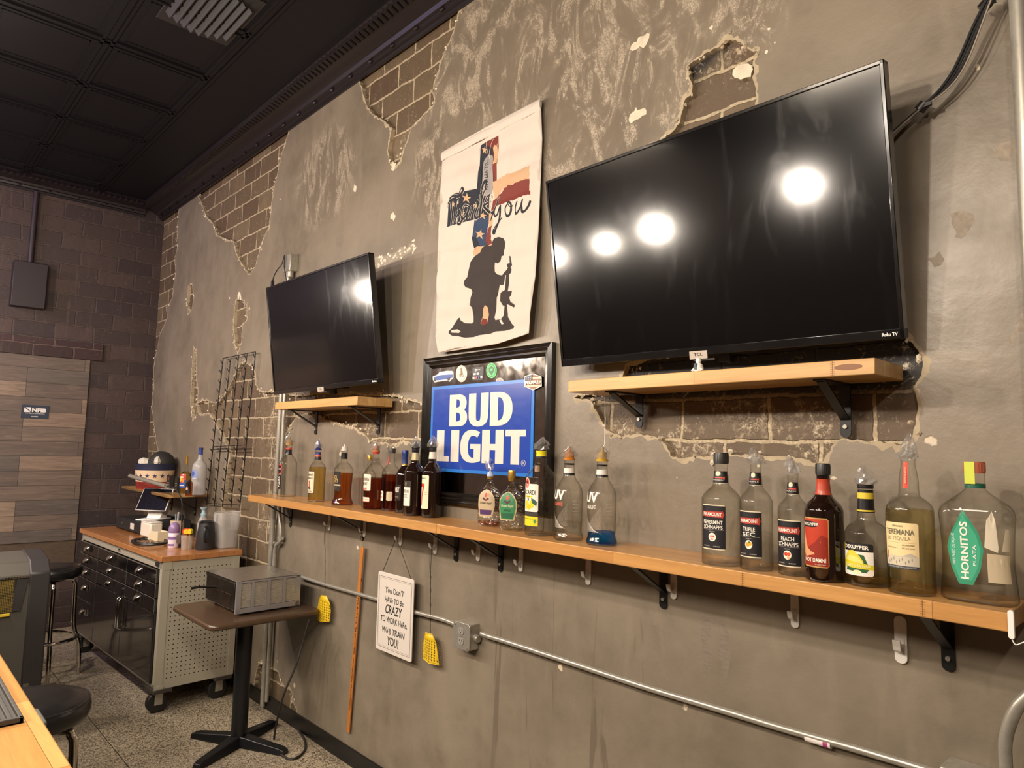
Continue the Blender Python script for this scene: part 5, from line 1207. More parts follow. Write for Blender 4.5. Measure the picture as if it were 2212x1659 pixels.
MB().lathe([(.010, 0), (.017, .006), (.017, .042), (.015, .044)], n=20, capt=False).build('spout', M['film'], t)
MB().box(-.008, .020, -.006, .006, .024, .036).build('flap', pm('#2a46b0', .35), t, bevel=.002)
bottle('clear bottle standing behind the green apple whisky', -1.915, -.052, .030, .235, 'jug', closure=('cap', '#b59a86', .02))
bottle('clear lemon rum bottle with yellow collar, lemons and white label', -1.831, -.118, .057, .325, 'round', liq='liq_clear', level=.56, closure=('cap', '#1c1a1a', .016), wrap=.035, lean=.15, band=[(.90, .965, '#e0cf22', ''), (.965, 1.0, '#1c1a1a', ''), (.885, .90, '#1c1a1a', '')],
       labels=[(R4(-.9, .62, .088, .190), '#e6dece', [('T', 'BACARDI', -.80, .46, .150, .168, '#26221f', .015), bx_('#e0cf22', -.5, .2, .140, .147), ('T', 'LIMON', -.3, .0, .1415, .1455, '#4a4420', .01), el_('#e2c52a', -.28, .113, .22, .016), el_('#e2c52a', .16, .116, .20, .015), ('P', '#2e5a48', [(.2,.120),(.5,.108),(.55,.124),(.35,.134),(.1,.138)]), ('P', '#2e4a40', [(-.3,.138),(-.05,.125),(-.1,.140)]), el_('#d9b81e', -.05, .104, .16, .010)]),
               (E2(-.30, .192, .26, .021), '#e6dece', [el_('#c23a28', -.30, .192, .22, .018), ('P', '#2a1c1a', [(-.42,.196),(-.3,.188),(-.18,.197),(-.24,.202),(-.30,.196),(-.36,.202)])], 'medallion'), (rect(-.9, .62, .073, .086), '#3a3733', []),
               (R4(-.9, .62, .036, .071, .002), '#dccd24', [('T', 'RUM WITH NATURAL FLAVORS', -.7, .3, .060, .064, '#5a5420', .0), ('P', '#4a8a4a', [(.42,.045),(.54,.054),(.42,.063),(.30,.054)])])])
def uv(lab, x, y, word, wc, liq, lv):
    fan = []
    for i in range(13):
        a = -.95+.06*i; fan.append(('P', '#cfc8be', [(-.95, .100-.0045*i), (-.95, .1008-.0045*i), (.10+.03*i, .052-.0006*i), (.10+.03*i, .0514-.0006*i)]))
        fan.append(('P', '#cfc8be', [(.62, .128-.006*i), (.62, .1287-.006*i), (-.35+.06*i, .068-.0012*i), (-.35+.06*i, .0674-.0012*i)]))
    b_ = bottle(lab, x, y, .053, .285, 'uv', liq=liq, level=lv, closure=('pourer', pm('#c07a2c' if word == 'CAKE' else '#c09a34', .3), .045), wrap=.032, band=[(.80, .83, '#1a1818', ''), (.83, .89, '#e0dad2', ''), (.93, .95, '#1a1818', '')])
    mb = MB(); mb.keepn = True; pf = [(r*.053, q*.285) for r, q in SH['uv']]
    def fm(u, v): r = interp(pf, v)+.0010; return (math.sin(u)*r, -math.cos(u)*r, v)
    text(mb, 'UV', -.72, .42, .143, .178, fm, 0, bold=.035, mx=.1); text(mb, word, -.55, .28, .122, .134, fm, 1, bold=.012, mx=.1)
    for it in fan:
        q = it[2]; n = 6; vs = []
        for i in range(n+1): 
            t_ = i/n; vs += [fm(q[0][0]+(q[3][0]-q[0][0])*t_, q[0][1]+(q[3][1]-q[0][1])*t_), fm(q[1][0]+(q[2][0]-q[1][0])*t_, q[1][1]+(q[2][1]-q[1][1])*t_)]
        mb.add(vs, [(2*i, 2*i+1, 2*i+3, 2*i+2) for i in range(n)], 2)
    text(mb, 'VODKA', -.1, .3, .046, .050, fm, 2); 
    for i in range(5): text(mb, 'distilled spirit', 1.0, 1.6, .090+.012*i, .094+.012*i, fm, 2)
    mb.build('print', [pm('#e8e2da', .4), pm(wc, .4), pm('#cfc8be', .4)], b_)
uv('clear vodka bottle printed with cake flavour in red', -1.673, -.135, 'CAKE', '#d8584a', 'liq_clear', .22)
uv('clear vodka bottle with bright blue vodka in the bottom', -1.525, -.131, 'BLUE', '#e0dad2', 'liq_blue', .155)
paramount(['PEPPERMINT', 'SCHNAPPS'], [(0, 0, .24, '#e6d2c4'), (-.1, .002, .08, '#c85a4a'), (.1, .002, .08, '#c85a4a'), (0, -.006, .08, '#c85a4a')], -1.054, -.163, .054, .292, .046, .172, .68, label='wide peppermint schnapps bottle with a tall black cap', closure=('cap', '#26241f', .028), sx=1.05, sy=.95, liq='liq_clear', level=.80)
paramount(['TRIPLE', 'SEC'], [(-.08, 0, .17, '#e0952c'), (.12, .002, .15, '#e8a838'), (.05, .006, .08, '#4a6a30')], -.949, -.159, .044, .292, .036, .162, .80, label='clear triple sec bottle with oranges on its black label', closure=('pourer', M['film'], .030), wrap=.030, lean=-.3, liq='liq_clear', level=.35)
paramount(['PEACH', 'SCHNAPPS'], [(-.1, .002, .15, '#c2452c'), (.12, .002, .13, '#d4552e'), (.08, -.007, .11, '#e8b070')], -.845, -.154, .0395, .268, .024, .146, .90, label='clear peach schnapps bottle partly behind the dark red-labelled bottle', closure=('pourer', M['film'], .034), wrap=.034, lean=-.3, liq='liq_clear', level=.3)
hd = []
for px_, pz_ in ((.2, .1), (.42, .085), (.1, .125), (.45, .06), (-.1, .145)): hd.append(el_('#e07a5a', px_, pz_, .018, .0012, 8))
bottle('dark brown bottle with a red-orange cinnamon liqueur label', -.760, -.164, .0475, .272, 'round', mat='darkglass', closure=('cap', '#1c1a1a', .026),
       labels=[(R4(-.85, .62, .036, .160, .005), '#b8945a', [('P', '#b5371c', R4(-.81, .58, .039, .157, .004)), ('P', '#8c2412', [(-.81,.039),(.58,.039),(.58,.110),(.25,.118),(-.1,.098),(-.5,.085),(-.81,.070)]), ('P', '#191413', [(-.84,.136),(-.3,.135),(0,.137),(.14,.143),(0,.149),(-.3,.151),(-.84,.150)]), ('T', 'DEKUYPER', -.85, .14, .1395, .1470, '#e8e2d6', .02), ('P', '#d99a70', [(-.8,.120),(-.55,.082),(-.45,.080),(-.35,.075),(-.12,.072),(-.12,.068),(-.45,.064),(-.7,.060),(-.81,.070)]), ('T', 'HOT DAMN!', -.72, .46, .049, .059, '#f0e4d4', .02), ('T', 'HOT CINNAMON SCHNAPPS', -.1, .45, .042, .045, '#f0c8b0', .0)] + hd)],
       band=[(.80, .95, '#b5452e', '')])
bottle('banana liqueur bottle with a black, white and yellow label', -.664, -.142, .0505, .252, 'liqueur', liq='liq_straw', level=.16, closure=('pourer', M['film'], .022), wrap=.034, lean=-.1,
       labels=[(R4(-.95, .62, .027, .1054), '#e6e0d4', [('P', '#1a1818', rect(-.95, .62, .0854, .1054)), bx_('#d9c03a', -.95, -.88, .0854, .1054), ('T', 'DEKUYPER', -.80, .42, .091, .1002, '#ece6da', .025), ('P', '#2e5a34', [(-.75,0.0374),(.3,0.0350),(.45,0.0454),(.2,0.0774),(-.6,0.0814)]), ('P', '#d8c83c', [(-.85,0.0654),(-.6,0.0854),(-.3,0.0878),(.0,0.0750),(.2,0.0606),(-.7,0.0558)]), ('P', '#e3d878', [(-.85,0.0638),(-.5,0.0750),(-.1,0.0718),(.2,0.0574),(-.7,0.0542)]), ('P', '#d0c428', [(-.95,0.0462),(.62,0.0430),(.62,0.0542),(-.95,0.0638)]), ('T', 'CREME DE BANANA', -.85, .50, .0478, .0542, '#efe8a8', .01), el_('#e8dfb0', -.12, .0358, .2, .005)])],
       band=[(.71, .93, '#1a181a', ''), (.945, .985, '#1a181a', '')])
for bo in [o for o in bpy.data.objects if o.get('label', '').startswith('banana liqueur')]:
    pf = [(r*.0505, q*.252) for r, q in SH['liqueur']]
    MB().lathe([(interp(pf, q*.252)+.0014, q*.252) for q in (.845, .86, .88, .905)], n=32, capb=False, capt=False).build('neck_stripe', pm('#d8bf3a', .4), bo)
    MB().lathe([(interp(pf, q*.252)+.0014, q*.252) for q in (.72, .728, .736)], n=32, capb=False, capt=False).build('neck_stripe', pm('#d8bf3a', .4), bo)
bottle('tequila bottle with a cream label showing an agave field', -.559, -.160, .0515, .315, 'tequila', liq='liq_straw', level=.62, closure=('pourer', M['film'], .030), wrap=.046, lean=.1,
       labels=[(R4(-.95, .62, .060, .166), '#e6cf9c', [('T', 'REPOSADO', -.45, .0, .156, .160, '#5a5040', .01), ('T', 'TEREMANA', -.84, .46, .138, .151, '#6a6450', .018), ('T', 'SMALL', -.75, -.55, .130, .133, '#5a5040', .0), ('T', 'BATCH', -.75, -.55, .125, .128, '#5a5040', .0), ('T', 'TEQUILA', -.48, .30, .124, .134, '#8a8468', .0), bx_('#8a8060', -.8, .5, .1195, .1200), bx_('#8a8060', -.25, -.245, .104, .119), ('T', 'GLUTEN FREE', -.05, .45, .113, .116, '#5a5040', .01), ('T', '100% BLUE AGAVE', -.05, .45, .106, .109, '#5a5040', .0), ('T', 'HECHO EN MEXICO', -.78, -.3, .106, .109, '#5a5040', .0),
                ('P', '#c9bfa8', [(-.95,.066),(.62,.066),(.62,.088),(.3,.096),(.1,.088),(-.4,.090),(-.95,.086)]), ('P', '#b9b0a0', [(-.1,.088),(.3,.097),(.6,.088)]), bx_('#2d3a4c', -.95, .62, .060, .067), ('T', 'CRAFTED FROM HIGHLANDS AGAVE', -.7, .5, .0618, .0652, '#d0c8b4', .0)] + [el_('#8f887a', -.7+.13*i, .074+.004*(i % 3), .03, .004, 7) for i in range(9)] + [el_('#b0563c', -.80, .084+.006*i, .04, .004, 7) for i in range(3)]),
               (R4(-.35, .25, .245, .308, .001), '#cf4a34', [('T', 'REPOSADO', -.12, .08, .258, .296, '#f0c8a8', .0, True)], 'seal_strip')])
bottle('big square tequila bottle with a green diamond-shaped label, rightmost', -.428, -.138, .073, .290, 'hornitos', liq=None, closure=('cap', pm('#a8573a', .5), .022), sx=1.0, sy=.60, p=3.2, rot=.05,
       labels=[([(-.72, .118), (-.60, .075), (-.40, .040), (-.05, .040), (.16, .075), (.26, .118), (.14, .155), (-.05, .180), (-.25, .205), (-.42, .175), (-.62, .145)], '#2c8a68', [('P', '#3da27e', [(-.64, .118), (-.54, .080), (-.38, .050), (-.08, .050), (.10, .080), (.18, .118), (.07, .150), (-.25, .192), (-.55, .145)]), ('T', 'HORNITOS', -.34, -.14, .052, .178, '#efe8da', .025, True), ('T', 'PLATA', -.03, .06, .082, .128, '#dfeade', .01, True), ('T', '100% PURO DE AGAVE', -.56, -.48, .082, .150, '#dfeade', .0, True)]),
               ([(.34, .050), (.95, .050), (.95, .110), (.34, .112)], '#b8a88c', []), ([(.28, .125), (.60, .115), (.62, .125), (.55, .180), (.48, .205), (.42, .195), (.34, .185)], '#cfc4ae', []), ([(.70, .118), (.98, .118), (.92, .165), (.80, .168)], '#b9ac94', [])],
       band=[(.87, .905, '#1f5a48', '')])
hb = [o for o in bpy.data.objects if o.get('label', '').startswith('big square tequila')][0]
mb = MB(); mb.box(-.016, .004, -.0225, -.0205, .262, .312); mb.build('tax_strip', pm('#c9d44a', .5), hb)
# ---------------------------------------------------------------- rolling cart
CLn, CDp, CH_ = 1.825, .50, .953
rzc = math.radians(2.2)
FRc = Vector((-4.603, -.589, 0)); FLc = FRc - Vector((math.cos(rzc), math.sin(rzc), 0))*CLn
cart = thing('tool_cart', 'grey rolling tool cart with black drawers, perforated side and butcher block top', 'cart', FLc, rz=rzc)
cgrey = pm('#a29b8b', .38, name='cart_grey_paint'); cblk = pm('#131011', .14, 0, .5, name='gloss_black_drawer')
Z0, Z1 = .155, .918
mb = MB()
mb.box(.02, CLn-.02, .06, CDp-.012, Z0, Z1); mb.box(.0, CLn, .015, .06, Z1-.052, Z1); mb.box(0, .03, .015, CDp-.01, Z0, Z1); mb.box(CLn-.075, CLn-.012, .015, .06, Z0, Z1); mb.box(0, CLn, .015, .06, Z0, Z0+.022)
mb.build('body', cgrey, cart, bevel=.002)
# perforated end panel: plate with real holes
hol = []
for i in range(14):
    for j in range(24):
        y = .072+i*.0275; z = .215+j*.0282
        if y < CDp-.05: hol.append((ell(y, z, .0040, n=8), 0))
rv, tr = regions((.005, CDp-.012, Z0-.0, Z1), hol)
mb = MB(); mb.add([(CLn-.004, v.x, v.y) for v in rv], [f for f, t_ in tr if t_ is None]); 
mb.box(CLn-.006, CLn-.001, .004, .050, Z0, Z1); mb.box(CLn-.006, CLn-.001, CDp-.05, CDp-.012, Z0, Z1)
mb.keepn = True; pn = mb.build('perforated_side', cgrey, cart, sharp=30)
mb = MB().box(CLn-.018, CLn-.0145, .03, CDp-.03, Z0+.01, Z1-.01); mb.build('inner_panel', M['blackm'], cart)
def cup_pull(par, x, z, y):
    w = .050
    h = MB(); h.box(x-w-.006, x+w+.008, y-.004, y, z-.018, z+.022, 0)
    vs = []; n = 8
    for i in range(n+1):
        a = PI*i/n
        for k in range(5):
            b_ = PI/2*k/4; vs.append((x-.010+w*.80*math.cos(a), y-.004-.032*math.sin(b_)*math.sin(a), z-.014+.032*math.cos(b_)*1.0))
    h.add(vs, [(i*5+k, i*5+k+1, (i+1)*5+k+1, (i+1)*5+k) for i in range(n) for k in range(4)], 1)
    h.box(x+w+.002, x+w+.008, y-.009, y-.002, z-.022, z+.026, 1); h.box(x-w-.006, x+w+.002, y-.005, y-.003, z+.022, z+.026, 1)
    h.keepn = False; return h.build('handle', [M['blackm'], M['chrome']], par)
def drawer(x0, x1, z0, z1, hx=None, hz=None, name='drawer'):
    mb = MB().box(x0+.002, x1-.002, .000, .05, z0+.002, z1-.002); d = mb.build(name, cblk, cart, bevel=.003)
    e = MB().box(x0+.002, x1-.002, -.0012, .0005, z1-.0055, z1-.003); e.box(x1-.005, x1-.003, -.0012, .0005, z0+.003, z1-.003); e.build('edge_trim', pm('#8f8a84', .25, .6), d)
    if hz is not None: cup_pull(d, (x0+x1)/2 if hx is None else hx, hz, 0)
    return d
xs = [.03, .520, 1.185, CLn-.078]
zt0 = Z1-.054
for k in range(3): a = zt0-.090*(k+1); drawer(xs[0], xs[1], a, a+.090, None, a+.050)
drawer(xs[0], xs[1], zt0-.270-.160, zt0-.270, None, zt0-.335); drawer(xs[0], xs[1], Z0+.024, zt0-.430, None, zt0-.515)
for c in (1, 2):
    for k in range(2 if c == 1 else 3): a = zt0-.088*(k+1); drawer(xs[c], xs[c+1], a, a+.088, None, a+.048)
a = zt0-.264; drawer(xs[1], xs[2], a, zt0-.176, None, a+.048)
m = (xs[1]+xs[3])/2
for s, (a0, a1) in enumerate(((xs[1], m), (m, xs[3]))):
    mb = MB().box(a0+.002, a1-.002, 0, .05, Z0+.024, zt0-.266); d = mb.build('door', cblk, cart, bevel=.003)
    hx_ = m-.022 if s == 0 else m+.022
    h = MB().tube([(hx_, -.002, .60), (hx_, -.026, .59), (hx_, -.026, .40), (hx_, -.002, .39)], .0055, 8); h.build('bar_handle', M['chrome'], d)
MB().cyl((m, -.008, .655), (m, 0, .655), .009, 14).build('lock', M['chrome'], cart)
MB().cyl((m-.17, .004, Z1-.026), (m-.17, .016, Z1-.026), .009, 14).build('top_lock', M['chrome'], cart)
MB().box(CLn-.14, CLn-.082, .008, .016, Z1-.040, Z1-.014).build('maker_plate', M['blackm'], cart)
MB().box(-.004, CLn+.004, -.006, CDp, Z1, CH_).build('butcher_block_top', M['cart_top'], cart, bevel=.003)
for (x, y) in ((.10, .07), (CLn-.08, .05), (.10, CDp-.08), (CLn-.08, CDp-.08)):
    b_ = MB().box(x-.075, x+.085, y-.05, y+.06, Z0-.024, Z0); bo = b_.build('caster_bracket', pm('#3a342d', .5), cart, bevel=.003)
    w = MB(); w.cyl((x-.020, y+.0, .062), (x+.020, y+.0, .062), .062, 28); w.build('caster_wheel', pm('#1c1a18', .5, name='rubber'), bo, bevel=.006)
    f = MB(); f.box(x-.030, x-.024, y-.02, y+.025, .05, Z0-.022); f.box(x+.024, x+.030, y-.02, y+.025, .05, Z0-.022); f.cyl((x-.032, y, .062), (x+.032, y, .062), .008, 10); f.build('caster_fork', M['steel'], bo)
# things on the cart -------------------------------------------------
ZT = CH_
def on_cart(px, py): return F(px, py, ZT)
def jar(name, label, cat, px, py, parts, group=None, rz=0):
    p = on_cart(px, py); t = thing(name, label, cat, p, rz, group)
    for nm, prof, mat, kw in parts: MB().lathe(prof, n=28, **kw).build(nm, mat, t)
    return t
p = on_cart(300, 1148)
dr = thing('cash_drawer', 'black cash drawer under the white point of sale stand', 'cash drawer', on_cart(310, 1152), rz=rzc)
MB().box(-.47, .13, -.06, .30, .006, .095).build('body', M['blackm'], dr, bevel=.004)
MB().box(-.465, .125, -.066, -.058, .012, .088).build('drawer_front', M['blackm'], dr, bevel=.002)
MB().cyl((-.30, -.070, .055), (-.30, -.064, .055), .009, 14).build('lock', M['chrome'], dr)
MB().box(-.10, -.015, -.0675, -.065, .03, .075).build('paper_slip', pm('#cfc8bf', .6), dr)
tb = MB(); [tb.box(x-.012, x+.012, y-.012, y+.012, 0, .006) for x in (-.45, .11) for y in (-.04, .28)]; tb.build('rubber_feet', M['blackm'], dr)
ps = thing('point_of_sale_stand', 'white tablet register tilted on its stand on the cash drawer', 'tablet stand', Vector(dr.location)+Vector((-.05, .09, .095)), rz=2.21)
MB().box(-.12, .10, -.07, .08, 0, .012).build('base', M['white'], ps, bevel=.005)
mb = MB(); mb.prism([(-.02, .010), (.06, .010), (.10, .09), (.06, .105), (.0, .05)], lambda u, v: (u, -.055, v), lambda u, v: (u, .065, v)); mb.build('neck', M['white'], ps, bevel=.006)
tab = bpy.data.objects.new('tablet', None); COL.objects.link(tab); bpy.data.objects.remove(tab)
A = Vector((-.085, 0, .075)); U_ = Vector((.085, 0, .165)); Nn = Vector((-.165, 0, .085)).normalized()
def tabq(s0, s1, y0, y1, d0, d1):
    vs = []
    for s in (s0, s1):
        for y in (y0, y1):
            for d in (d0, d1): q = A+U_*s+Nn*d; vs.append((q.x+.02, y, q.z))
    return MB().add(vs, [(0, 1, 3, 2), (4, 6, 7, 5), (0, 4, 5, 1), (2, 3, 7, 6), (0, 2, 6, 4), (1, 5, 7, 3)])
sh = tabq(0, 1.0, -.13, .13, -.010, .0); sho = sh.build('tablet_shell', M['white'], ps, bevel=.003)
sc_ = tabq(.02, .98, -.125, .125, .0, .0008); sc_.build('tablet_screen', pm('#15141a', .12, 0, .3), sho)
# white box and paper tray
q = on_cart(312, 1160); t = thing('tissue_box', 'white rounded plastic box on the cart in front of the cash drawer', 'box', q, rz=.1)
MB().box(-.09, .09, 0, .09, 0, .105).build('box', pm('#ddd5c6', .4), t, bevel=.012)
MB().box(-.088, .088, .002, .088, .104, .112).build('lid', pm('#e6dfd3', .4), t, bevel=.003)
q = on_cart(336, 1170); t = thing('napkin_holder', 'low cream napkin tray in front of the white plastic box', 'napkin holder', q, rz=.12)
mb = MB(); mb.prism([(-.07, 0), (.11, 0), (.11, .078), (0, .078), (-.07, .02)], lambda u, v: (u, -.035, v), lambda u, v: (u, -.030, v)); mb.prism([(-.07, 0), (.11, 0), (.11, .078), (0, .078), (-.07, .02)], lambda u, v: (u, .035, v), lambda u, v: (u, .040, v)); mb.box(.106, .11, -.03, .035, 0, .078); mb.box(-.07, .11, -.03, .035, 0, .004)
mb.build('tray', pm('#d8c8a8', .5), t)
MB().box(-.05, .10, -.024, .028, .006, .066).build('napkins', pm('#e8e0d2', .8), t, bevel=.003)
q = on_cart(316, 1176); t = thing('strainer', 'black wire strainer ring lying flat on the cart', 'strainer', q)
mb = MB().tube([(math.cos(a)*.165, math.sin(a)*.10+.02, .018) for a in [2*PI*i/40 for i in range(40)]], .010, 8, closed=True); mb.build('rim', M['black'], t)
mb = MB(); [mb.tube([(-.15, .02+.07*math.sin(i), .018), (.15, .02-.05*math.sin(i*2), .016)], .0018, 5) for i in range(1, 7)]; [mb.tube([(-.1+.045*i, -.06, .017), (-.08+.04*i, .10, .017)], .0018, 5) for i in range(6)]
mb.build('wires', M['chrome'], t)
q = on_cart(375, 1186)
t = jar('spray_freshener', 'purple-capped white air freshener bottle on the cart', 'bottle', 374, 1183, [('body', [(.030, 0), (.034, .006), (.034, .095), (.032, .10)], pm('#ddd2e0', .4), {}), ('cap', [(.034, .10), (.036, .104), (.034, .135), (.026, .156), (.012, .166), (.002, .168)], pm('#8b719c', .35), {})])
mb = MB(); mb.keepn = True
for (u0, u1, v0, v1, h) in ((-1.2, 1.2, .055, .075, 0), (-.9, .5, .015, .028, 0), (.8, 1.3, .03, .085, 1)):
    n = 8; vs = []; 
    for i in range(n+1): u = u0+(u1-u0)*i/n; vs += [(.0345*math.sin(u+.9), -.0345*math.cos(u+.9), v0), (.0345*math.sin(u+.9), -.0345*math.cos(u+.9), v1)]
    mb.add(vs, [(2*i, 2*i+1, 2*i+3, 2*i+2) for i in range(n)], h)
mb.build('label', [pm('#7d5f93', .4), pm('#8f8a90', .5)], t)
pc = thing('pick_cup', 'clear plastic cup holding red and yellow plastic picks', 'cup', on_cart(403, 1186))
MB().lathe([(.030, 0), (.031, .003), (.037, .090), (.038, .092)], n=28, capt=False, p=3).build('cup', M['frost'], pc)
gp = 'plastic picks in the clear cup'
for i, (dx, dy, h, lab) in enumerate(((-.016, -.008, '#d8382a', 'red'), (-.026, .006, '#c8301f', 'red'), (-.004, .004, '#d8382a', 'red'), (.012, -.010, '#e0bd22', 'yellow'), (.022, .004, '#e6c52c', 'yellow'), (.008, .012, '#e0bd22', 'yellow'))):
    t = thing('plastic_pick', '%s plastic picks standing in the clear cup on the cart' % lab, 'pick', Vector(pc.location)+Vector((dx*.9, dy, .004)), group='%s %s' % (lab, gp))
    MB().cyl((0, 0, 0), (dx*.25, dy*.25, .10), .0022, 8).build('stick', pm(h, .4), t)
    MB().lathe([(.005, 0), (.018, .008), (.017, .028), (.008, .036)], cx=dx*.25, cy=dy*.25, z0=.092, n=7).build('paddle', pm(h, .4), t)
pt = thing('pitcher', 'black plastic pitcher with a handle near the front edge of the cart', 'pitcher', on_cart(443, 1186), rz=1.2)
MB().lathe([(.060, 0), (.062, .004), (.056, .10), (.046, .172), (.045, .178)], n=36, capt=False).build('body', pm('#232326', .5, name='charcoal_plastic'), pt)
MB().lathe([(.046, .172), (.047, .180), (.035, .186), (.004, .188)], n=36).build('lid', pm('#1e1e20', .5), pt)
mb = MB(); mb.prism([(-.010, .178), (.010, .178), (.0, .194)], lambda u, v: (u-.03, -.045, v), lambda u, v: (u-.03, -.02, v)); mb.build('spout', pm('#1e1e20', .5), pt)
mb = MB().tube(smooth_path([(-.0, -.048, .150), (-.004, -.075, .145), (-.006, -.082, .11), (-.004, -.078, .07), (0, -.055, .055)], 6), .008, 10); mb.build('handle', pm('#1a1a1c', .4), pt)
fp = thing('tall_pitcher', 'tall frosted square plastic pitcher at the right end of the cart', 'pitcher', on_cart(487, 1182))
MB().lathe([(.062, 0), (.065, .004), (.072, .235), (.075, .238)], n=48, p=4.5, capt=False).build('body', M['frost'], fp)
MB().lathe([(.048, .003), (.050, .12)], n=36, p=4).build('contents', pm('#a8a39e', .8), fp)
mb = MB().box(-.02, .02, -.085, -.070, .04, .225); mb.build('handle', M['frost'], fp, bevel=.004)
sp = thing('soda_bottle', 'clear bottle with a pale blue pump top behind the black pitcher', 'bottle', on_cart(436, 1172))
MB().lathe([(.035, 0), (.038, .004), (.038, .13), (.026, .17), (.016, .185)], n=28).build('body', M['frost'], sp)
MB().lathe([(.018, .183), (.020, .20), (.014, .205), (.013, .225), (.024, .240), (.026, .246)], n=20).build('pump', pm('#9db6c2', .4), sp)
pn_ = thing('pen_cup', 'patterned cream pen cup on the cart behind the purple bottle', 'cup', on_cart(380, 1170))
MB().lathe([(.042, 0), (.044, .003), (.044, .150)], n=32, capt=False).build('cup', m_metal('speckled_cup', '#c9b79c', .6, (3, 3, 3), 0), pn_)
for i, (dx, dy, h, lab) in enumerate(((-.02, 0, '#6a7a86', 'grey pen leaning left in the pen cup'), (-.008, .01, '#3a4a6a', 'blue pen upright in the pen cup'), (.01, 0, '#151517', 'black marker in the middle of the pen cup'), (.02, .01, '#1a1a1c', 'black scissors handle standing in the pen cup'), (.026, -.006, '#b8b4ae', 'silver pen leaning right in the pen cup'))):
    o = MB().cyl((0, 0, .0), (dx*1.3, dy*1.3, .16 if i != 4 else .18), .006 if i != 3 else .012, 10).build('pen', pm(h, .4)); o.location = Vector(pn_.location)+Vector((dx*.6, dy*.6, .03)); tag(o, lab, 'pen', 'pens in the cup')
lm = thing('desk_lamp', 'silver bar lamp on a black gooseneck above the cart', 'lamp', (W(393, 1150, -.37).x, -.37, ZT))
MB().box(-.03, .03, -.02, .02, 0, .02).build('clamp', M['blackm'], lm)
lp0 = Vector(lm.location); yl = lp0.y
gn = [W(393, 1108, yl), W(393, 1085, yl), W(388, 1068, yl), W(378, 1055, yl), W(362, 1050, yl)]
MB().tube(smooth_path([Vector((0, 0, .01))] + [g-lp0 for g in gn], 6), .0045, 8).build('gooseneck', M['blackm'], lm)
a, b_ = W(359, 1050, yl)-lp0, W(281, 1028, yl-.03)-lp0
MB().cyl(a, b_, .016, 16).build('light_bar', pm('#bdb6ab', .25, .6), lm)
# ---------------------------------------------------------------- corner shelf and what stands on it
ycs = -.30; xR = W(452, 1067, 0).x; zc_ = (W(452, 1067, 0).z+W(363, 1070, -.30).z)/2; xL = xR-1.25
cs_ = thing('wall_shelf', 'small corner shelf above the cart holding a bucket and bottles', 'shelf', ((xL+xR)/2, 0, zc_-.02))
MB().box(xL-cs_.location.x, xR-cs_.location.x, ycs, 0, 0, .02).build('board', M['maple_shelf'], cs_, bevel=.002)
for x in (W(371, 1095, 0).x, W(422, 1110, 0).x): bracket(cs_, x, zc_-.02, .22, zc_-.02-W(422, 1111, 0).z)
def on_cs(px, y): p = W(px, 1050, y); return Vector((p.x, y, zc_))
bk = thing('patriotic_bucket', 'paper bucket with blue band, stars and red base on the corner shelf', 'bucket', on_cs(333, -.165))
rb = .155
MB().lathe([(rb*.86, 0), (rb*.87, .003), (rb*.91, .062)], n=40, capt=False).build('red_base', pm('#8a2c24', .6), bk)
MB().lathe([(rb*.911, .062), (rb*.965, .155)], n=40, capb=False, capt=False).build('star_band', pm('#d8bd9c', .7), bk)
MB().lathe([(rb*.966, .155), (rb*1.0, .205), (rb*1.01, .210)], n=40, capb=False, capt=False).build('blue_band', pm('#1f2440', .6), bk)
mb = MB(); mb.keepn = True
for i in range(16):
    u0 = 2*PI*i/16+.1; q = star(0, .110, .020, PI/2)
    poly = [(u0+a/.15, b2) for a, b2 in q]
    v2, t2 = regions(poly, []); mb.add([(math.sin(v.x)*(rb*.942+.0012), -math.cos(v.x)*(rb*.942+.0012), v.y) for v in v2], [g for g, t_ in t2])
mb.build('stars', pm('#23284a', .6), bk)
hl = Vector(bk.location)
t = thing('black_hat', 'dark round hat tucked in the top of the patriotic bucket', 'hat', hl+Vector((.02, .03, .190)), rot=(-.25, .55, 0))
MB().lathe([(.10, 0), (.105, .004), (.100, .05), (.08, .095), (.05, .115), (.01, .12)], n=32).build('crown', pm('#272522', .7), t)
t = thing('paper_bundle', 'crumpled white papers at the left of the patriotic bucket', 'paper', hl+Vector((-.03, -.08, .195)), rz=.3)
MB().lathe([(.03, 0), (.045, .02), (.04, .05), (.01, .062)], n=9, jit=.18).build('paper', pm('#d9d2c6', .8), t, flat=True)
t = thing('paper_bundle', 'folded white paper at the right of the patriotic bucket', 'paper', hl+Vector((.11, -.02, .195)), rz=.7)
MB().lathe([(.02, 0), (.03, .03), (.024, .06), (.01, .075)], n=7, jit=.2).build('paper', pm('#cfc8bc', .8), t, flat=True)
for i, (px, py_, lab, w) in enumerate(((364, -.17, 'black card with red emblem leaning beside the patriotic bucket', .045), (381, -.16, 'narrow black box beside the hot sauce bottle', .03))):
    t = thing('display_card' if i == 0 else 'small_box', lab, 'card' if i == 0 else 'box', on_cs(px, py_))
    MB().box(-w, w, -.004, .02, 0, .125-.01*i).build('card', pm('#1d1a19', .6), t)
    mb = MB(); 
    if i == 0: mb.add([(x, -.0045, z) for x, z in E2(.0, .10, .012, .012)], [tuple(range(18))], 0)
    for k in range(5): mb.box(-w*.7, w*.7, -.0046, -.004, .020+k*.012, .0225+k*.012, 1)
    mb.build('print', [pm('#b02a2a', .5), pm('#a89a88', .6)], t)
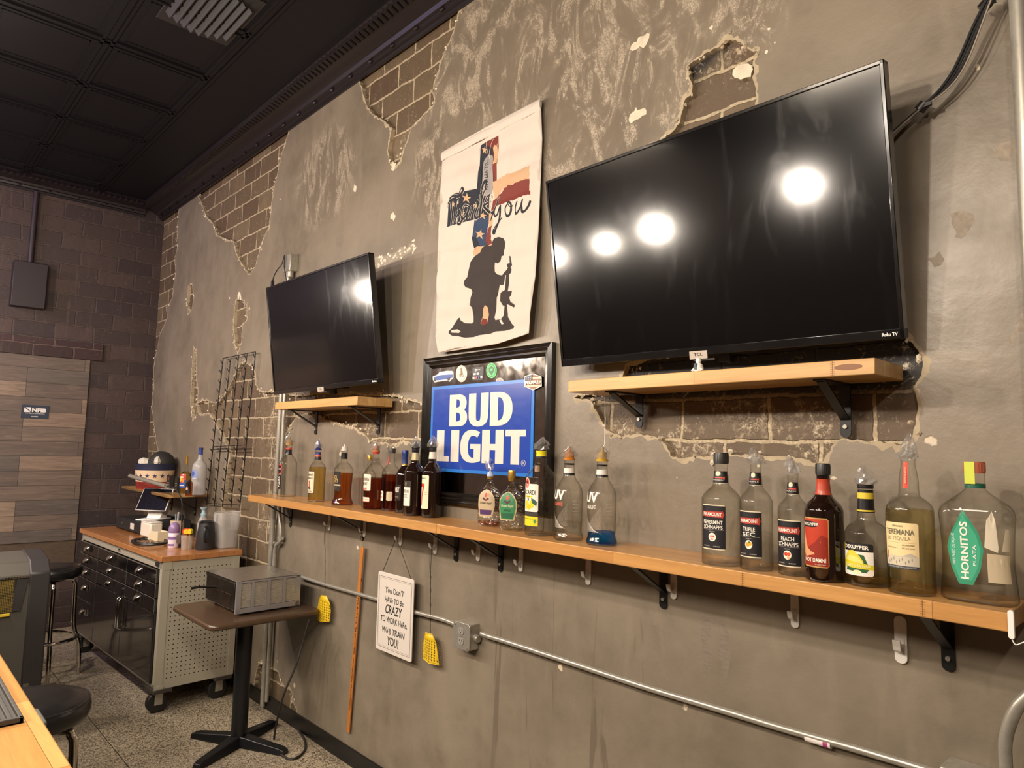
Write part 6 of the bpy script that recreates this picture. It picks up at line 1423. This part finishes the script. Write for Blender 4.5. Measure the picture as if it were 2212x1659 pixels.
# liqueur bottle with colourful label, mini bottle, frosted vodka
q = on_cs(400, -.13); bottle('bottle with a bright red and blue label and tall gold pourer on the corner shelf', q.x, q.y, .040, .225, 'slim', liq='liq_gold', level=.75, z=zc_, group='bottles on the corner shelf', closure=('pourer', gold, .095),
   labels=[(R4(-1.0, 1.3, .045, .150), '#2d4f9a', [('P', '#c8402a', rect(-1.0, 1.3, .105, .150)), el_('#d9b23a', .1, .105, .4, .018), el_('#d98a3a', .7, .098, .3, .014), el_('#e0d2b0', .4, .125, .5, .008), el_('#c8402a', .5, .088, .2, .010), bx_('#d8d0c4', -.6, 1.0, .058, .066)])])
q = on_cs(409, -.20); bottle('narrow dark bottle with a round pink emblem on the corner shelf', q.x, q.y, .024, .150, 'slim', mat='glass', liq='liq_amber', level=.8, z=zc_, group='bottles on the corner shelf', closure=('cap', '#1a1816', .02), labels=[(R4(-1.1, 1.4, .02, .110), '#1d1816', [el_('#d8a08c', .5, .055, .4, .011)])])
M['frostglass'] = m_glass('frosted_glass', (0.80, 0.80, 0.82), (0.55, 0.55, 0.58), 0, 1.0, .25, .5)
q = on_cs(429, -.10); bottle('tall frosted vodka bottle with a blue neck on the corner shelf', q.x, q.y, .052, .345, 'slim', mat='frostglass', z=zc_, group='bottles on the corner shelf', closure=('cap', pm('#26356e', .35), .012), band=[(.88, 1.0, '#2c3f86', '')], labels=[(E2(.4, .155, .7, .038), '#8592bd', [el_('#4d5fa0', .2, .160, .35, .020), ('P', '#c9cbd6', [(-.2,.118),(1.0,.122),(1.05,.132),(.3,.128)])])])
# ---------------------------------------------------------------- black wire card rack
rk = thing('wire_rack', 'tall black wire clip rack hanging on the wall behind the cart', 'rack', W(516, 930, -.035)); ro = Vector(rk.location)
tl, tr_, bl, br_ = W(482, 774, -.035), W(552, 760, -.035), W(446, 1092, -.035), W(518, 1096, -.035)
mb = MB(); mb.tube([bl-ro, tl-ro, tr_-ro, br_-ro], .0042, 8); 
for f in (.0, .60, .985): a = tl.lerp(bl, f)-ro; b_ = tr_.lerp(br_, f)-ro; mb.tube([a, b_], .003, 6)
for f in (.608,): a = tl.lerp(bl, f)-ro; b_ = tr_.lerp(br_, f)-ro; mb.tube([a+Vector((0, 0, -.015)), b_+Vector((0, 0, -.015))], .0025, 6)
mb.build('frame', M['black'], rk)
for c in range(5):
    f = c/4; a = tl.lerp(tr_, f)-ro; b_ = bl.lerp(br_, f)-ro; mb = MB(); mb.tube([a, b_], .0040, 6)
    n = 15
    for i in range(n):
        p = a.lerp(b_, (i+.4)/n); mb.tube([p+Vector((0, -.002, -.012)), p+Vector((-.012, -.020, .014))], .0024, 5); mb.tube([p+Vector((0, -.002, -.012)), p+Vector((.012, -.020, .014))], .0024, 5)
    mb.build('clip_strip', M['black'], rk)
# ---------------------------------------------------------------- small table with pizza oven
tc_ = Vector((-3.90, -.345, 0)); tw = .305
tt = thing('pedestal_table', 'square brown pedestal table carrying the pizza oven', 'table', tc_)
mb = MB(); mb.prism(rrect(-tw, tw, -tw, tw, .05, 6), lambda u, v: (u, v, .712), lambda u, v: (u, v, .742)); mb.build('tabletop', m_wood('brown_laminate', '#503c2b', '#443225', 0, (4, 4), .35, .5), tt, bevel=.010)
MB().cyl((0, 0, .03), (0, 0, .712), .043, 28).build('column', pm('#0f1013', .35, name='black_powder_coat'), tt)
MB().box(-.15, .15, -.15, .15, .700, .713).build('mounting_plate', M['black'], tt)
for k, a in enumerate((math.radians(28), math.radians(118), math.radians(208), math.radians(298))):
    d_ = Vector((math.cos(a), math.sin(a), 0)); s_ = Vector((-math.sin(a), math.cos(a), 0)); mb = MB()
    sec = [(0, .044, .010, .060), (.06, .042, .010, .056), (.14, .037, .004, .046), (.28, .033, 0, .032), (.31, .028, 0, .022)]
    vs = []
    for (r, w, zb_, zt_) in sec: vs += [d_*r+s_*w+Vector((0, 0, zb_)), d_*r+s_*w*.7+Vector((0, 0, zt_)), d_*r-s_*w*.7+Vector((0, 0, zt_)), d_*r-s_*w+Vector((0, 0, zb_))]
    mb.add(vs, [(i*4+j, i*4+(j+1) % 4, (i+1)*4+(j+1) % 4, (i+1)*4+j) for i in range(len(sec)-1) for j in range(4)] + [(3, 2, 1, 0), tuple(range(len(vs)-4, len(vs)))])
    mb.build('foot', pm('#0f1013', .35, name='black_powder_coat'), tt, bevel=.004)
zo = .742
ow, od, oh = .43, .36, .18
ov = thing('pizza_oven', 'stainless steel countertop pizza oven on the small table', 'oven', (-3.722-ow/2, -.47+od/2-.01, zo), rz=.02)
x0, x1, y0, y1 = -ow/2, ow/2, -od/2, od/2
mb = MB(); mb.box(x0, x1-.012, y0+.004, y1, .022, .022+.003); mb.box(x0, x1-.012, y1-.004, y1, .022, oh); mb.box(x0, x0+.004, y0, y1, .022, oh); mb.box(x0, x1, y0, y1+.0, oh-.003, oh); mb.box(x1-.02, x1-.016, y0, y1, .022, oh)
mb.build('shell', M['stainless'], ov, bevel=.001)
# the end with the louvres faces the room
mb = MB(); mb.box(x1-.012, x1, y0-.004, y0+.022, .012, oh+.001); mb.box(x1-.012, x1, y1-.022, y1+.004, .012, oh+.001); mb.box(x1-.012, x1, y0, y1, .012, .038); mb.box(x1-.012, x1, y0, y1, oh-.010, oh)
for i in range(1, 4): y = y0+(y1-y0)*i/4; mb.box(x1-.010, x1-.001, y-.010, y+.006, .03, oh-.006)
pnl = mb.build('vent_frame', pm('#a5a3a6', .34, .6, name='brushed_vent_frame'), ov)
mb = MB()
for i in range(4):
    ya_, yb2 = y0+(y1-y0)*i/4, y0+(y1-y0)*(i+1)/4
    for k in range(26):
        z = .040+k*.0049; mb.box(x1-.011, x1-.006, ya_+.008, yb2-.011, z, z+.0034)
mb.build('louvres', m_metal('louvre_steel', '#d0c8bb', .3, (1, 1, 8), .5), ov)
MB().box(x0+.02, x1-.03, y0-.003, y0+.004, .030, oh-.012).build('door', m_metal('dull_steel', '#6e665c', .35), ov, bevel=.001)
MB().box(x0+.04, x1-.07, y0-.006, y0-.002, .05, .105).build('lower_door', m_metal('dull_steel2', '#7a7064', .3), ov, bevel=.001)
hd_ = MB().tube([(-.05, y0-.006, .115), (-.05, y0-.03, .118), (-.052, y0-.10, .125), (-.055, y0-.14, .122)], .007, 8); hd_.build('handle', M['black'], ov)
MB().box(x0-.001, x1-.02, y0-.001, y0+.006, oh-.020, oh-.004).build('front_rail', m_metal('rail_steel', '#8a8278', .3), ov)
for x in (x0+.05, x1-.04):
    for y in (y0+.05, y1-.05): MB().cyl((x, y, 0), (x, y, .024), .013, 14).build('foot', M['black'], ov)
# power cord of the oven
q = [Vector((-3.72, -.20, .70)), Vector((-3.66, -.15, .60)), Vector((-3.69, -.14, .30)), F(602, 1530, .10), F(592, 1595, .006), F(600, 1622, .006), F(628, 1640, .006), F(655, 1625, .006), F(658, 1600, .006), F(640, 1570, .006), F(628, 1545, .006), F(610, 1520, .006)]
q[0] = W(668, 1340, -.16); q[1] = W(655, 1385, -.16); q[2] = W(638, 1440, -.2); q[3] = W(610, 1510, -.24)
p0 = q[4]; cd = thing('power_cord', 'dark power cord looping from the oven onto the floor', 'cord', p0)
MB().tube([p-p0 for p in smooth_path(q, 7)], .006, 8).build('cable', pm('#2e2a26', .6), cd)
# ---------------------------------------------------------------- bar stools
def stool(label, x, y, rz):
    t = thing('bar_stool', label, 'stool', (x, y, 0), rz, 'chrome bar stools with black round seats')
    MB().lathe([(.001, .690), (.165, .690), (.182, .698), (.190, .715), (.192, .738), (.186, .757), (.172, .768), (.12, .774), (.001, .776)], n=48, capb=False, capt=False).build('seat', pm('#151415', .32, name='black_vinyl'), t, sharp=60)
    MB().tube([(.184*math.cos(2*PI*i/48), .184*math.sin(2*PI*i/48), .759) for i in range(48)], .0032, 6, closed=True).build('seat_piping', pm('#1c1b1c', .35), t)
    MB().cyl((0, 0, .668), (0, 0, .692), .09, 24).build('swivel_plate', M['black'], t)
    for k in range(2):       # two bent hoops, each one pair of legs
        a = PI/4+PI/2*k; c, s = math.cos(a), math.sin(a); 
        def P3(r, z): return Vector((c*r, s*r, z))
        pts = [P3(-.215, 0), P3(-.205, .20), P3(-.165, .34), P3(-.155, .60), P3(-.145, .645), P3(-.11, .668), P3(.11, .668), P3(.145, .645), P3(.155, .60), P3(.165, .34), P3(.205, .20), P3(.215, 0)]
        MB().tube(smooth_path(pts, 4), .0145, 12).build('leg_hoop', M['chrome'], t)
    MB().tube([(.188*math.cos(2*PI*i/40), .188*math.sin(2*PI*i/40), .275) for i in range(40)], .0125, 10, closed=True).build('foot_ring', M['chrome'], t)
    return t
stool('black bar stool standing right beside the wooden bar counter', -2.89, -1.515, .25)
stool('black bar stool behind the grey mesh cabinet, by the tool cart', -5.80, -.95, .75)
# ---------------------------------------------------------------- grey cabinet with gold mesh
XG = -4.5
gm = thing('grey_cabinet', 'grey cabinet with a gold mesh window and yellow strip at the left edge', 'cabinet', (XG, -1.24, 0))
gg = pm('#4f4b45', .5, name='dark_grey_enamel'); gd = pm('#2e2b2c', .5, name='near_black_enamel')
zt = .950
body = [(0, .26), (0, zt-.020), (-.06, zt+.045), (-.30, zt+.075), (-.50, zt+.03), (-.50, .05), (-.03, .05)]
mb = MB(); mb.prism(body, lambda u, v: (u, -.66, v), lambda u, v: (u, -.035, v)); mb.build('body', gg, gm, bevel=.006)
sd = [(.004, .40), (.004, zt-.012), (-.06, zt+.050), (-.30, zt+.080), (-.50, zt+.035), (-.50, .26), (-.02, .26)]
mb = MB(); mb.prism(sd, lambda u, v: (u, -.040, v), lambda u, v: (u, .055, v)); mb.build('side_panel', gd, gm, bevel=.008)
for y in (-.03, -.62):
    MB().box(-.03, -.002, y, y+.028, 0, .40).build('leg', pm('#7a756c', .35, .7), gm, bevel=.003)
    MB().box(-.48, -.45, y, y+.028, 0, .30).build('leg', pm('#7a756c', .35, .7), gm, bevel=.003)
mb = MB(); mb.box(.002, .010, -.66, -.045, zt-.030, zt-.022); [mb.cyl((.012, -.66+.0125*i, zt-.026), (.012, -.655+.0125*i, zt-.026), .004, 6) for i in range(48)]; mb.build('beaded_trim', M['chrome'], gm)
mb = MB(); mb.add([(.003, -.66, zt-.20), (.003, -.115, zt-.20), (.003, -.095, zt-.035), (.003, -.66, zt-.035)], [(0, 1, 2, 3)]); mb.build('mesh_backing', pm('#2a241c', .7), gm)
mb = MB()
for i in range(72): y = -.66+.0077*i; mb.box(.005, .0065, y, y+.0022, zt-.20, zt-.035)
for i in range(22): z = zt-.20+.0077*i; mb.box(.005, .0065, -.66, -.105, z, z+.0022)
mo = mb.build('gold_mesh', pm('#b09a55', .35, .6), gm, flat=True)
mb = MB(); mb.prism([(-.105, zt-.20), (-.070, zt-.20), (-.045, zt-.035), (-.095, zt-.035)], lambda u, v: (.002, u, v), lambda u, v: (.008, u, v)); mb.build('window_surround', gd, gm)
MB().box(.004, .014, -.66, -.115, zt-.222, zt-.206).build('yellow_strip', pm('#d9bd3a', .4), gm, bevel=.003)
# ---------------------------------------------------------------- bar counter in the near left corner
bc = thing('bar_counter', 'butcher block bar counter in the lower left corner', 'counter', (-2.4, -2.0, 0))
bo = Vector(bc.location); ye = -1.672
MB().box(-6.2-bo.x, 1.2-bo.x, -2.30-bo.y, ye-bo.y, 1.03, 1.07).build('countertop', M['maple_bar'], bc, bevel=.004)
MB().box(-6.15-bo.x, 1.1-bo.x, -2.20-bo.y, -1.98-bo.y, 0, 1.03).build('base', pm('#2a211b', .6, name='bar_base'), bc)
m0 = F(52, 1546, 1.085)
bm_ = thing('bar_mat', 'ribbed black rubber bar mat on the bar counter', 'bar mat', (m0.x, m0.y, 1.07))
mb = MB().box(-1.0, 0, -.30, 0, 0, .005); 
mb.box(-1.0, 0, -.008, 0, 0, .013); mb.box(-1.0, 0, -.30, -.292, 0, .013); mb.box(-.010, 0, -.30, 0, 0, .013)
for i in range(14): y = -.020-.0195*i; mb.box(-.99, -.016, y-.006, y+.003, .004, .011)
mb.build('mat', pm('#36322e', .55, name='rubber_mat'), bm_, bevel=.0015)
k0 = F(80, 1556, 1.05); bk_ = thing('counter_clip', 'grey plastic clip on the edge of the bar counter by the stool', 'clip', (k0.x+.0, ye+.001, 1.04))
MB().box(-.05, .05, 0, .010, -.012, .020).build('clip', pm('#5a5a54', .5), bk_, bevel=.003)
# ---------------------------------------------------------------- ceiling vent
ZV = ZC-.03
v0, v1 = F(375, 6, ZV), F(548, 0, ZV)
vt = thing('ceiling_vent', 'black slatted air vent on the dark ceiling', 'vent', (-3.62, -.84, ZC))
mb = MB(); L_ = .62
for k in range(8):
    y = -.155+.042*k; zz = .026 - abs(k-3.5)*.0015
    mb.prism([(y-.018, 0), (y+.010, -.032), (y+.016, -.030), (y-.010, 0)], lambda u, v: (-.25+.02*abs(k-3.5), u, v), lambda u, v: (.25-.02*abs(k-3.5), u, v))
mb.build('slats', pm('#211c1e', .5, name='vent_paint'), vt)
MB().box(-.27, .27, -.19, .19, -.006, 0).build('flange', pm('#1c181a', .5), vt, bevel=.004)
# ---------------------------------------------------------------- back wall: plank panel, plaque, old electric box
pyR = B(195, 779, XB+.02).y; zt = B(100, 770, XB+.02).z; zb = B(80, 1171, XB+.02).z; 
pn = struct(MB().box(XB, XB+.022, -2.7, pyR, zb, zt).build('trim_4', M['planks'], flat=True))
struct(MB().box(XB, XB+.012, -2.7, pyR-.0, .55, zb-.004).build('trim_5', m_metal('grimy_board', '#574738', .6, (2, 1, 3), 0, .4), flat=True))
xq = XB+.022
a, b_ = B(47, 873, xq), B(104, 905, xq)
pl_ = thing('plaque', 'small navy business association plaque on the plank panel', 'plaque', (xq, a.y, b_.z)); po = Vector(pl_.location)
w_, h_ = b_.y-a.y, B(47, 873, xq).z-B(48, 902, xq).z
MB().box(.0, .006, 0, w_, 0, h_).build('board', pm('#2b3444', .35), pl_, bevel=.001)
mb = MB(); mb.keepn = True; fq = lambda u, v: (.0066, u*w_, v*h_)
addpoly(mb, [(.10, .45), (.10, .80), (.34, .45)], fq, 0); addpoly(mb, [(.15, .82), (.34, .82), (.34, .52)], fq, 0)
text(mb, 'NFIB', .38, .90, .47, .78, fq, 0, bold=.05); text(mb, 'The Voice of Small Business', .15, .85, .33, .40, fq, 0); text(mb, 'MEMBER', .38, .62, .10, .17, fq, 0, bold=.02)
mb.build('lettering', pm('#ddd8d2', .4), pl_)
xb_ = XB
a, b_ = B(31, 561, XB+.1), B(96, 668, XB+.1)
eb = thing('electric_box', 'dark painted electric box high on the back wall with a pipe above', 'electric box', (XB, (a.y+b_.y)/2, b_.z))
hw = (b_.y-a.y)/2; hh = a.z-b_.z
MB().box(0, .11, -hw, hw, 0, hh).build('box', m_metal('painted_box', '#2a2024', .5, (1, 1, 6), 0, .2), eb, bevel=.004)
MB().cyl((.03, -.0, hh), (.03, -.0, ZC-.1-b_.z), .022, 12).build('pipe', pm('#2a1f24', .5), eb)
# ---------------------------------------------------------------- pendant lamps over the bar (out of the picture, seen in the reflections)
P0 = None
for i, p in enumerate(LAMPS):
    t = thing('pendant_lamp', 'bare-bulb pendant lamp hanging over the bar counter', 'lamp', (p[0], p[1], p[2]+.05), group='pendant lamps over the bar') if P0 is None else dup(P0, (p[0], p[1], p[2]+.05))
    if P0 is None:
        P0 = t; MB().lathe([(.022, 0), (.024, .01), (.022, .06), (.008, .075)], n=20).build('socket', M['black'], t); MB().cyl((0, 0, .07), (0, 0, ZC-p[2]-.05), .003, 6).build('cord', M['black'], t)
